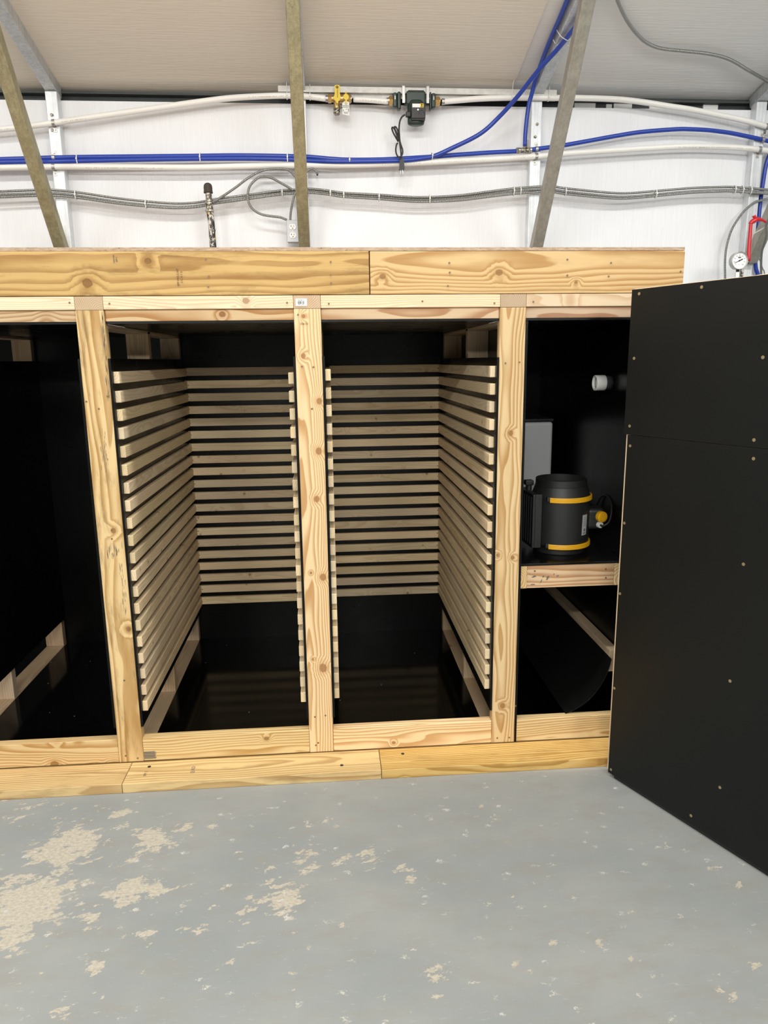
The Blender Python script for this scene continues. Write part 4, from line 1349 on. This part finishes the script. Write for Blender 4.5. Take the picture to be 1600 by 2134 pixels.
YF = YA - 0.018
cable([(440, 422), (452, 416.5), (470, 405), (492.5, 389.5), (510, 376), (526, 365.5), (540, 358), (555.5, 353.5), (575, 352), (594, 352.5), (605, 357), (613, 366), (622, 372), (632, 366), (640, 357), (645, 353.5), (650, 352), (655, 353.5), (659, 358), (661, 363)], YF, 'armored cable looping above the bundle to a dark cut end')
cable([(611, 396.5), (603, 391.5), (590, 384), (571, 373.5), (560, 369), (551, 367.5), (541, 369), (532, 375), (524, 383), (518.5, 393), (516.3, 404), (516, 413), (518.5, 423), (524, 433), (533, 441), (544, 446.3), (557, 449.5), (571, 451.3), (584, 453), (598, 458.5)], YF, 'armored cable making a round loop into the outlet box side')
cable([(616, 400), (613, 408), (610, 420), (607.5, 432), (605.5, 445), (604.5, 460)], YF + .004, 'armored cable dropping straight into the outlet box top')
MB().cyl(at(660.5, 361, YF), at(661.3, 366, YF), 0.0066, 0.004, 10).build('cable_end', M['dark'], bpy.data.objects['armored_cable.003']).location = (0, 0, 0)
cable([(1660, 398), (1600, 414), (1585, 418), (1571.6, 422), (1552.5, 437.6), (1535.6, 459), (1523, 482), (1514, 512), (1510.5, 540), (1510.5, 575), (1512, 640)], PY - 0.008, 'armored cable curving down beside the pressure gauge', 0.0062)


rp = [roof_at(x, y, .011 if x < 1560 else (.022 if x < 1620 else .085)) for x, y in ((1272, -40), (1286, 0), (1298, 28), (1312, 52), (1328, 72), (1345, 87.5), (1366, 98), (1390, 103), (1430, 107), (1480, 113), (1520, 124), (1560, 147), (1600, 170), (1650, 200))]
o = MB().tube(rp, 0.0078, 10, True, 14).build('armored_cable', M['armor'])
tag(o, 'armored cable wandering across the sloped ceiling at top right', 'cable', AG)

# cable ties
GT = 'white cable ties'


def tie(p, ry, rz, label, tail=None, d=Vector((1, 0, 0))):
    mb = MB()
    seg = 18
    vs, fs = [], []
    for k in range(seg):
        a = 2 * math.pi * k / seg
        for q, xx in ((1.0, -.0024), (1.0, .0024)):
            vs.append(p + Vector((xx, ry * math.cos(a), rz * math.sin(a))))
        for xx in (.0024, -.0024):
            vs.append(p + Vector((xx, (ry + .0012) * math.cos(a), (rz + .0012) * math.sin(a))))
    for k in range(seg):
        j = (k + 1) % seg
        for i in range(4):
            fs.append((k * 4 + i, k * 4 + (i + 1) % 4, j * 4 + (i + 1) % 4, j * 4 + i))
    mb.add(vs, fs)
    mb.bbox(p.x - .0035, p.x + .0035, p.y - ry - .005, p.y - ry, p.z - .004, p.z + .004, .0008)
    if tail:
        mb.tube([p + Vector((0, -ry - .002, 0.003))] + [p + Vector(t) for t in tail], 0.0014, 6)
    o = mb.build('cable_tie', M['white_pl'])
    tag(o, label, 'cable tie', GT)


lst = [(158, 406.8, 'beside the left post, right of it'), (304, 426, 'at the lowest sag left of the capped pipe'), (588, 401.5, 'just left of the middle brace'), (688, 402, 'first right of the middle brace'), (716, 406, 'second right of the middle brace'),
       (789.5, 410, 'below the hanging black plug, to its left'), (895, 415, 'at the sag right of the hanging plug'), (1070, 398.5, 'left of the post under the tee'), (1084, 397.5, 'beside the post under the tee'), (1178, 399, 'right of the right brace'), (1366, 404.5, 'midway between right brace and far right post'),
       (1530, 395.5, 'leftmost of three near the far right post'), (1546, 395.8, 'middle of three near the far right post'), (1563, 397, 'rightmost of three at the far right post')]
for x, y, lb in lst:
    tie(at(x, y, YA), 0.016, 0.0215, 'white tie on the grey cable bundle, ' + lb)
for x, y, lb in ((161, 332, 'near the left post'), (417, 328, 'above the black capped pipe'), (599, 328.5, 'just left of the middle brace')):
    tie(at(x, y, YBL), 0.0135, 0.0215, 'white tie around the two blue lines, ' + lb)
tie(at(728, 335, YBL - .012), 0.024, 0.0165, 'white tie around the two blue lines, below the yellow valve', [(0, -.016, .03), (.001, -.014, .045)])
tie(at(900, 326, YBL - .012), 0.024, 0.0165, 'white tie on the two blue lines, where one climbs away')
for x, y, z1, lb in ((598, 199.5, .055, 'hanging the white pipe from the strut rail left of the middle brace'), (646, 201.5, .05, 'hanging the white pipe from the strut rail right of the middle brace'), (1066, 203.5, .085, 'with a long upright tail on the white pipe left of the rafter'), (1142, 204, .045, 'on the white pipe beside the right brace')):
    p = at(x, y, YPIPE)
    tie(p, 0.0165, 0.0165, 'white tie ' + lb, [(0, -.018, z1 * .5), (.003 if z1 > .08 else 0, -.02, z1 * .8), (.012 if z1 > .08 else 0.001, -.02, z1)])
# ties around rafter and blue lines
for pts, lb in (([(1157, 50, 1.13), (1158, 58, 1.12), (1163, 68, 1.06), (1169, 76, 1.05), (1176, 81, 1.05), (1182, 84, 1.06), (1188, 81, 1.08)], 'upper thin tie strapping the blue lines to the right rafter'), ([(1149, 75, 1.20), (1152, 82, 1.16), (1158, 92, 1.14), (1166, 94, 1.14), (1178, 94, 1.15), (1186, 95, 1.17)], 'lower thin tie strapping the blue lines to the right rafter')):
    o = MB().tube(path(pts, 1.1), 0.0018, 6).build('cable_tie', M['white_pl'])
    tag(o, lb, 'cable tie', GT)

# ------------------------------------------------------------------ outlet box
ox0, oz1 = at(596.5, 458.5, 1.468).x, at(596.5, 458.5, 1.468).z
ox1, oz0 = ox0 + 0.0600, oz1 - 0.108
out = empty('outlet_box', ((ox0 + ox1) / 2, 1.50, oz0), 'grey metal outlet box with white duplex receptacle beside the middle brace', 'outlet')
MB().bbox(ox0 + .002, ox1, 1.471, 1.5195, oz0 + .002, oz1 - .002, 0.003).build('back_box', M['plate'], out)
cvp = MB().bbox(ox0, ox1 + .002, 1.466, 1.4712, oz0, oz1, 0.002).build('cover_plate', M['plate'], out)
ocx = (ox0 + ox1) / 2 + .001
for s in (1, -1):
    zc_ = (oz0 + oz1) / 2 + s * 0.0205
    pts = []
    for k in range(28):
        a = 2 * math.pi * k / 28
        pts.append((0.0172 * math.cos(a), max(-0.0135, min(0.0135, 0.0172 * math.sin(a)))))
    rc = MB().prism(pts, 0, 0.004, Matrix.Translation((ocx, 1.4665, zc_)) @ FACE).build('receptacle', M['white_rc'], out, 'white receptacle face')
    y0 = 1.4622
    mb = MB().box(ocx - .0075, ocx - .0055, y0, y0 + .001, zc_ - .001, zc_ + .008).box(ocx - .0115, ocx - .0055, y0, y0 + .001, zc_ + .0025, zc_ + .0045)
    mb.box(ocx + .0050, ocx + .0070, y0, y0 + .001, zc_ - .0005, zc_ + .007).cyl((ocx, y0, zc_ - .007), (ocx, y0 + .001, zc_ - .007), .0027, .0027, 12)
    mb.build('slots', M['dark'], rc)
MB().cyl((ocx, 1.464, (oz0 + oz1) / 2), (ocx, 1.467, (oz0 + oz1) / 2), .003, .003, 10).build('cover_screw', M['steel'], out)

# ------------------------------------------------------------------ capped standpipe behind the cabinet
vx = at(436, 430, 1.42)
vp = empty('standpipe', (vx.x, 1.42, 0), 'old capped black standpipe with flaking paint behind the cabinet', 'pipe')
z_of = lambda y: at(436, y, 1.42).z
sh = 0.004
MB().tube([Vector((vx.x + .012, 1.42, 0)), Vector((vx.x + .009, 1.42, 1.4)), Vector((vx.x + .007, 1.42, z_of(500))), Vector((vx.x + .001, 1.42, z_of(440)))], 0.0165, 18, True, 4).build('lower_pipe', M['oldpipe'], vp)
MB().lathe([(0.0175, 0), (0.021, .002), (0.021, .012), (0.018, .014), (0.018, z_of(421) - z_of(443) - .016), (0.0215, z_of(421) - z_of(443) - .013), (0.0215, z_of(421) - z_of(443)), (0.016, z_of(421) - z_of(443))], 20, Matrix.Translation((vx.x + .001, 1.42, z_of(443)))).build('coupling', M['soiled'], vp)
MB().cyl((vx.x, 1.42, z_of(424)), (vx.x, 1.42, z_of(398)), 0.0155, 0.0155, 18).build('upper_pipe', M['soiled'], vp)
zt = z_of(402.5)
hh = z_of(381) - zt
MB().lathe([(0.0165, -.001), (0.0225, 0), (0.0228, .006), (0.0215, .008), (0.0215, hh * .55), (0.0200, hh * .74), (0.0155, hh * .90), (0.008, hh * .985), (0, hh)], 24, Matrix.Translation((vx.x - .001, 1.42, zt))).build('rubber_cap', M['cap'], vp)
MB().add([(vx.x + .014, 1.404, z_of(490)), (vx.x + .030, 1.404, z_of(476)), (vx.x + .024, 1.406, z_of(484)), (vx.x + .022, 1.404, z_of(496)), (vx.x + .014, 1.406, z_of(496)),
          (vx.x + .014, 1.410, z_of(490)), (vx.x + .028, 1.408, z_of(478)), (vx.x + .024, 1.410, z_of(484)), (vx.x + .022, 1.408, z_of(496)), (vx.x + .014, 1.410, z_of(496))],
         [(0, 4, 3, 2, 1), (5, 6, 7, 8, 9)] + [(k, (k + 1) % 5, 5 + (k + 1) % 5, 5 + k) for k in range(5)]).build('paint_flake', M['dark'], vp)

# ------------------------------------------------------------------ gauge, red lever, grey cords at far right
YG = 1.222
gc_ = at(1540, 543.3, YG)
ga = empty('pressure_gauge', (gc_.x, YG, gc_.z), 'round white-faced pressure gauge on a stem at far right above the door', 'gauge')
gm = Matrix.Translation(gc_) @ FACE
RG = 0.0432
MB().lathe([(0, -0.026), (RG * .92, -0.026), (RG, -0.022), (RG, 0.0), (RG * 1.02, .002), (RG * 1.02, .006), (RG * .955, .008), (RG * .93, .006), (RG * .93, .001)], 40, gm).build('case', M['steel'], ga)
MB().lathe([(0, 0.0015), (RG * .94, 0.0015)], 40, gm, False).build('dial', M['dial'], ga)
dl = bpy.data.objects['dial']
mb = MB()
for k in range(41):
    a = math.radians(225 - 270 * k / 40)
    r0 = RG * (.74 if k % 5 == 0 else .82)
    m_ = gm @ Matrix.Rotation(a, 4, 'Z')
    mb.box(r0, RG * .90, -.0005, .0005, .0017, .0021, m_)
for k in range(9):
    a = math.radians(225 - 270 * k / 8)
    vs, fs = text_mesh(str(20 * k), 0.0075, gm @ Matrix.Translation((RG * .60 * math.cos(a), RG * .60 * math.sin(a), .0018)), .0002)
    mb.add(vs, fs)
ov = [(0.009 * math.cos(2 * math.pi * k / 20), 0.0042 * math.sin(2 * math.pi * k / 20) + RG * .36) for k in range(20)]
mb.prism(ov, .0016, .0020, gm)
vs, fs = text_mesh('psi', 0.006, gm @ Matrix.Translation((0, -RG * .42, .0018)), .0002)
mb.add(vs, fs)
mb.build('dial_print', M['ink'], ga)
nm_ = gm @ Matrix.Rotation(math.radians(205), 4, 'Z')
MB().prism([(-.018, -.0032), (-.004, -.0022), (.030, -.0006), (.030, .0006), (-.004, .0022), (-.018, .0032)], .003, .0036, nm_).cyl(gm @ Vector((0, 0, .0015)), gm @ Vector((0, 0, .0045)), .0038, .0038, 14).build('needle', M['dark'], ga)
MB().cyl(gc_ + Vector((0.003, .012, -RG * .95)), gc_ + Vector((0.004, .012, -RG - .012)), 0.0085, 0.0085, 14).build('socket', M['dark'], ga)
MB().cyl(gc_ + Vector((0.004, .012, -RG - .012)), gc_ + Vector((0.005, .012, -RG - .050)), 0.0135, 0.0135, 6, False).cyl((gc_.x + .005, YG + .012, 0), gc_ + Vector((0.005, .012, -RG - .05)), 0.0115, 0.0115, 16).build('stem', M['nickel'], ga)

YR = 1.262
rl = empty('hand_lever', tuple(at(1560, 545, YR)), 'bright red bent hand lever beside the pressure gauge', 'lever')
zr = lambda x, y: at(1440 + x / 8.894, 360 + y / 8.894, YR)
MB().tube([zr(1065, 1640), zr(1068, 1450), zr(1078, 1280), zr(1092, 1110), zr(1102, 980), zr(1108, 940)], 0.0098, 12, True, 4, lambda t: 1.0 - 0.1 * t).build('lever_arm', M['red'], rl)
MB().tube([zr(1096, 950), zr(1120, 915), zr(1165, 890), zr(1205, 868), zr(1270, 868), zr(1335, 885), zr(1395, 930)], 0.0098, 12, True, 5, lambda t: 1.0 + 0.45 * math.sin(math.pi * min(1, t * 1.25)) - 0.45 * t).build('lever_head', M['red'], rl)
MB().tube([zr(1205, 868), zr(1182, 835), zr(1166, 800)], 0.0085, 12, True, 4).build('lever_spur', M['red'], rl)
MB().cyl(zr(1166, 815), zr(1160, 795), 0.0095, 0.0095, 12).build('spur_knob', M['red'], rl)
# post and rod that carry the lever
p, p2 = zr(1066, 1640), at(1546.5, 556, YR + .02)
MB().cyl(p, p2, 0.0085, 0.0085, 14).cyl((p2.x, p2.y, 0), p2, 0.0085, 0.0085, 14).build('lever_post', M['oldpipe'], rl)
MB().cyl(zr(1120, 1150), at(1600, 470, YR + .02), 0.0032, 0.0032, 10).build('lever_rod', M['rod'], rl)
for pts, r, lb in (([(1640, 425, 1.19), (1604, 456, 1.24), (1597, 468, 1.262), (1597, 489, 1.29), (1592, 508, 1.33), (1587, 525, 1.37), (1585.5, 551, 1.42), (1586, 575, 1.45), (1588, 680, 1.5)], .0062, 'thick grey cord hanging behind the door at right edge'),
                   ([(1590, 500, 1.56), (1580, 527, 1.54), (1584, 545, 1.50), (1589, 560), (1593, 575), (1597, 660)], .0030, 'thin grey cord crossing the thick cord at right edge')):
    o = MB().tube(path(pts, 1.50), r, 9, True, 6).build('hanging_cord', M['cord_g'])
    tag(o, lb, 'cord')
